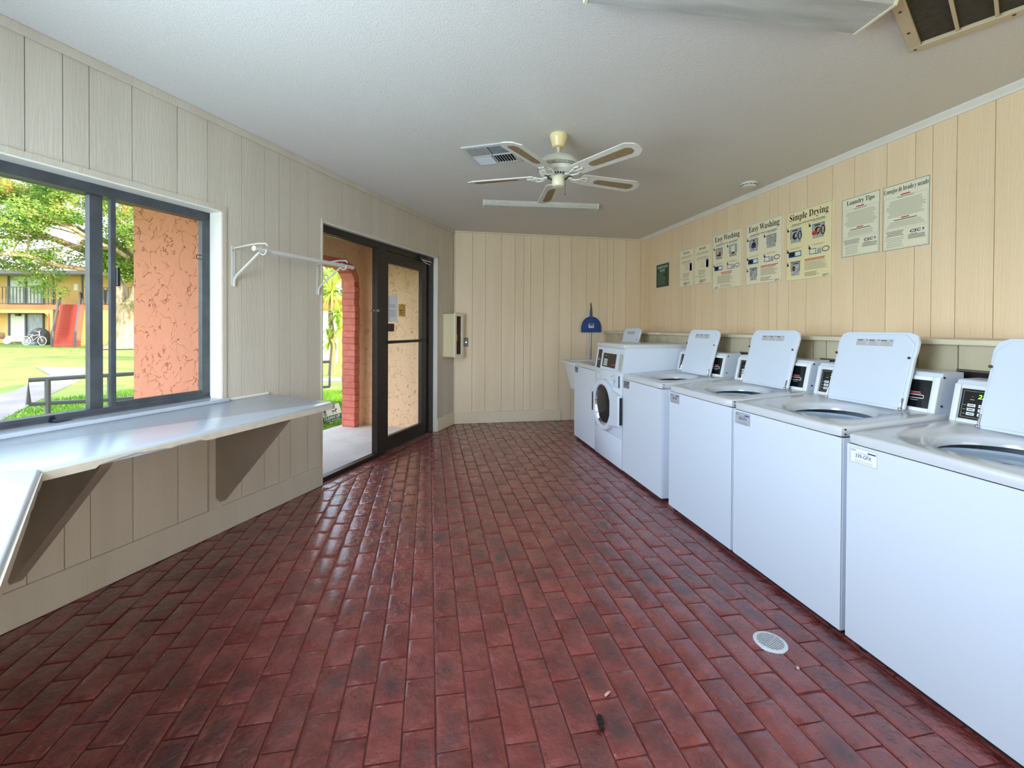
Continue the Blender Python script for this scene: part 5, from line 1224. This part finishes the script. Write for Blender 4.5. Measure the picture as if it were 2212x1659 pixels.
GL1 = mat('reflective_green_glass', (150, 172, 150), (196, 210, 190), scale=1.2, rough=.15); GL2 = mat('grey_blind_glass', (126, 136, 140), (150, 160, 164), scale=2, rough=.2, stretch=(6, 1, 1)); GL3 = mat('pale_blinds', (206, 216, 200), (226, 232, 220), scale=3, rough=.5, stretch=(8, 1, 1))
def slider(u0, u1, v0, v1, ga, gb):
    Z = 33.2; a, b_ = S(u0, Z), S(u1, Z); z0_, z1_ = ZV(v1, Z), ZV(v0, Z); m_ = (a+b_)/2
    f = MB().box(a, b_, 33.08, 33.2, z1_-.09, z1_).box(a, b_, 33.08, 33.2, z0_, z0_+.07).box(a, a+.12, 33.08, 33.2, z0_, z1_).box(b_-.08, b_, 33.08, 33.2, z0_, z1_).box(m_-.06, m_+.06, 33.06, 33.2, z0_, z1_).build('window', DGR, ab)
    MB().box(a+.12, m_-.06, 33.14, 33.19, z0_+.07, z1_-.09).build('pane', ga, f); MB().box(m_+.06, b_-.08, 33.14, 33.19, z0_+.07, z1_-.09).build('pane', gb, f)
slider(20, 98, 607, 672, GL1, GL1); slider(21, 97, 690, 754, GL3, GL2); slider(-70, -8, 607, 672, GL1, GL1); slider(228, 262, 640, 672, GL1, GL1); slider(262, 300, 690, 756, GL2, GL3)
b = MB()
for a, c in ((-200, 120), (178, 420)):
    b.box(S(a), S(c), 31.98, 32.04, ZV(635), ZV(635)+.05).box(S(a), S(c), 31.98, 32.04, 2.9, 2.94)
    u = a
    while u <= c: b.box(S(u)-.018, S(u)+.018, 31.99, 32.03, 2.84, ZV(635)); u += 7.6
b.build('balcony_railing', DGR, ab)
for u in (115, 178, 190): MB().box(S(u)-.05, S(u)+.05, 31.95, 32.05, 2.84, 5.0 if u != 190 else ZV(625)).build('post', DGR, ab)
MB().box(S(163, 33.2), S(171, 33.2), 33.08, 33.2, ZV(641, 33.2), ZV(627, 33.2)).build('wall_sign', mat('white_sign_face', (232, 236, 238), rough=.6), ab)
MB().rbox(S(1), S(8), 32.9, 33.2, ZV(697, 33.2), ZV(688, 33.2), .04, 1).build('wall_lamp', DGR, ab)
# stairs
stp = thing('outdoor_staircase', 'red outdoor staircase with grey handrails climbing to the apartment balcony', 'stairs', MF)
n = 15; sA = (-28.55, 28.0, -.03); sB = (-32.15, 32.0, 2.84)
REDS = mat('red_stair_paint', (176, 66, 52), (190, 80, 62), scale=4, rough=.7)
st0 = None
for k in range(n):
    f_ = k/n; x = sA[0]+(sB[0]-sA[0])*f_; y = sA[1]+(sB[1]-sA[1])*f_; z = (k+1)*2.87/n-.03
    if st0 is None: st0 = MB().box(-.70, .70, 0, .40, -.19, 0).build('step', REDS, stp); o = st0
    else: o = st0.copy(); COL.objects.link(o); o.parent = stp
    o.location = (x, y, z)
MB().add([(sA[0]-.7, sA[1]+.3, -.03), (sA[0]+.7, sA[1]+.3, -.03), (sB[0]+.7, sB[1], 2.6), (sB[0]-.7, sB[1], 2.6), (sB[0]+.7, sB[1], -.03), (sB[0]-.7, sB[1], -.03)], [(0, 1, 2, 3), (1, 4, 2), (0, 3, 5), (4, 5, 3, 2), (0, 5, 4, 1)]).build('stair_base', YEL, stp)
for s in (-.74, .74):
    b = MB(); pa = Vector((sA[0]+s, sA[1]+.0, .95)); pb = Vector((sB[0]+s, sB[1], 3.78)); q = [pa, pb]
    b.add([pa+Vector((-.04, 0, -.55)), pa+Vector((-.04, 0, 0)), pb+Vector((-.04, 0, 0)), pb+Vector((-.04, 0, -.55)), pa+Vector((.04, 0, -.55)), pa+Vector((.04, 0, 0)), pb+Vector((.04, 0, 0)), pb+Vector((.04, 0, -.55))], [(0, 1, 2, 3), (4, 5, 6, 7), (1, 2, 6, 5), (0, 3, 7, 4), (0, 1, 5, 4), (2, 3, 7, 6)])
    b.box(pa.x-.05, pa.x+.05, pa.y-.05, pa.y+.05, -.03, .95).box(pb.x-.05, pb.x+.05, pb.y-.05, pb.y+.05, 2.8, 3.78); b.build('handrail', DGR, stp)
# things on the patio
bk = thing('bicycle', 'pink and white bicycle parked in front of the dark covered grill', 'bicycle', MF @ TR(S(73, 30), 30.0, -.03))
PINK = mat('pink_white_paint', (232, 198, 214), rough=.4)
for sx in (-.52, .56):
    wh = [(sx+.29*math.cos(2*PI*i/20), 0, .30+.29*math.sin(2*PI*i/20)) for i in range(20)]
    b = MB().tube(wh, .024, 6, closed=True)
    for i in range(6): b.cyl((sx+.28*math.cos(PI*i/6), 0, .30+.28*math.sin(PI*i/6)), (sx-.28*math.cos(PI*i/6), 0, .30-.28*math.sin(PI*i/6)), .004, n=4)
    b.build('wheel', mat('white_tyre', (226, 222, 218), rough=.6), bk, smooth=True)
MB().tube([(-.52, 0, .30), (-.05, 0, .32), (.40, 0, .68)], .022, 6).tube([(-.52, 0, .30), (-.18, 0, .62), (-.05, 0, .32)], .018, 6).tube([(-.18, 0, .62), (.38, 0, .72)], .02, 6).tube([(.56, 0, .30), (.40, 0, .66), (.34, 0, .92)], .022, 6).build('frame', PINK, bk, smooth=True)
MB().rbox(-.34, -.10, -.07, .07, .68, .74, .02, 2).cyl((-.2, 0, .55), (-.22, 0, .70), .015, n=6).build('saddle', mat('lilac_saddle', (196, 160, 196), rough=.6), bk, smooth=True)
MB().tube([(.20, -.2, 1.0), (.34, -.05, .93), (.34, .05, .93), (.20, .2, 1.0)], .014, 6).build('handlebar', PINK, bk, smooth=True)
b = MB().sphere((0, 0, .55), .66, 16, 10, sc=(1, .6, .98)).rbox(-.62, .64, -.36, .36, .0, .75, .10, 2)
cg = thing('covered_grill', 'dark tarpaulin-covered grill behind the bicycle on the patio', 'grill', MF @ TR(S(86, 31), 31.0, -.03))
b.build('cover', mat('dark_green_tarp', (52, 58, 56), (70, 76, 74), scale=6, rough=.7), cg, smooth=True); MB().rbox(-.5, .3, -.62, -.40, .0, .22, .03, 1).build('base_tray', mat('blue_grey_tray', (128, 150, 160), rough=.6), cg)
wt = thing('round_patio_table', 'white round patio table tipped on its edge left of the bicycle', 'table', MF @ TR(S(17, 31), 31, -.03))
MB().lathe([(.30, -.02), (.31, 0), (.30, .02)], 20, M=Matrix.Translation((0, 0, .32)) @ Matrix.Rotation(1.2, 4, 'X')).build('tabletop', mat('white_patio_plastic', (236, 234, 226), rough=.5), wt, smooth=True); MB().cyl((0, .02, .32), (0, .45, .06), .03, n=8).build('leg', MATS['white_patio_plastic'], wt)
chn = thing('patio_chair', 'brown wire patio chair at the far left edge of the window view', 'chair', MF @ TR(S(-6, 31), 31, -.03))
MB().rbox(-.28, .28, -.25, .25, .38, .43, .02, 1).build('seat', mat('brown_wicker', (118, 92, 60), rough=.8), chn); MB().rbox(-.28, .28, .20, .25, .43, .85, .02, 1).build('backrest', MATS['brown_wicker'], chn)
for x in (-.25, .25):
    for y in (-.22, .22): MB().cyl((x, y, 0), (x, y, .4), .02, n=6).build('leg', DGR, chn)

# ------------------------------------------------------------------ big shade tree on the lawn
TZ = 26.0; tb = at(278, 716, TZ); tree = thing('shade_tree', 'big spreading oak with pale forked trunk on the lawn outside the window', 'tree', TR(tb.x, tb.y, -.035, -YAW))
BARK = mat('pale_bark', (168, 152, 128), (122, 106, 84), scale=3, rough=.95, bump=.8, bscale=14, stretch=(3, 3, .7))
bk_ = MB(); k = TZ/FPX
def TP(u, v, y=0): return Vector(((u-278)*k, y, 1.385+(716-v)*k))
bk_.tube([TP(276, 765), TP(276, 757), TP(276, 740), TP(275, 715), TP(274, 690), TP(272, 668)], .5, 14, radii=[1.25, .98, .74, .66, .64, .62])
rt = random.Random(9); tips_ = []
def branch(p, q, r0, r1, lvl, wig=.25):
    n_ = 6; pts = []
    for i in range(n_+1):
        f_ = i/n_; c = p.lerp(q, f_); a_ = wig*math.sin(f_*PI)*(q-p).length*.18
        pts.append(c+Vector((rt.gauss(0, a_*.5), rt.gauss(0, a_*.5), a_+rt.gauss(0, a_*.3))) if 0 < i < n_ else c)
    bk_.tube(pts, r0, 8 if lvl < 2 else 5, radii=[r0+(r1-r0)*i/n_ for i in range(n_+1)])
    if lvl >= 3: tips_.append((q, .75)); tips_.append((pts[4], .65)); return
    m_ = {0: 5, 1: 4, 2: 3}[lvl]
    for j in range(m_):
        s_ = pts[2+j % 5]; L = (q-p).length*rt.uniform(.4, .62); d = ((q-p).normalized()*.55+Vector((rt.gauss(0, .7), rt.gauss(0, .7), rt.gauss(.12, .38)))).normalized()
        branch(s_, s_+d*L, max(r1, .02), max(r1*.45, .012), lvl+1)
    tips_.append((q, .7))
mains = [(TP(262, 675), TP(236, 560), .40, .22), (TP(236, 560), TP(150, 470, -3), .24, .10), (TP(240, 580), TP(60, 505, -5), .20, .08), (TP(238, 570), TP(200, 400, 1), .22, .10), (TP(284, 672), TP(318, 600), .40, .26), (TP(318, 600), TP(380, 460, 1), .26, .12), (TP(310, 615), TP(300, 430, -3), .22, .10), (TP(250, 610), TP(110, 590, -6), .15, .05), (TP(300, 600), TP(430, 560, -2), .2, .1), (TP(150, 480, -3), TP(20, 400, -5), .12, .05), (TP(320, 600), TP(270, 520, -5), .14, .06)]
for p_, q_, a_, c_ in mains: branch(p_, q_, a_, c_, 1)
bk_.build('trunk', BARK, tree, smooth=True, angle=60)
r2 = random.Random(4); cl_ = []
for q_, s_ in tips_: cl_.append((q_.x+r2.gauss(0, .35), q_.y+r2.gauss(0, .35), q_.z+r2.gauss(0, .25), s_*r2.uniform(.8, 1.35)))
per = max(20, int(95000/len(cl_)))
leafy(cl_, per, .078, 8, 'foliage', TREEG, tree, flat=.55)
# trees beyond the apartment roofs
for i, (u, Z, w_, h0, h1, lab) in enumerate([(60, 52, 7, 5, 12, 'distant dark tree above the apartment roof'), (345, 50, 5, 3, 11, 'distant tree behind the forked oak'), (-200, 57, 6, 5, 13, 'distant tree beyond the left end of the apartment roof')]):
    bush(u, Z, w_, h0, h1, 150, 40+i, lab, DARKG, 'tree', 'distant_tree')
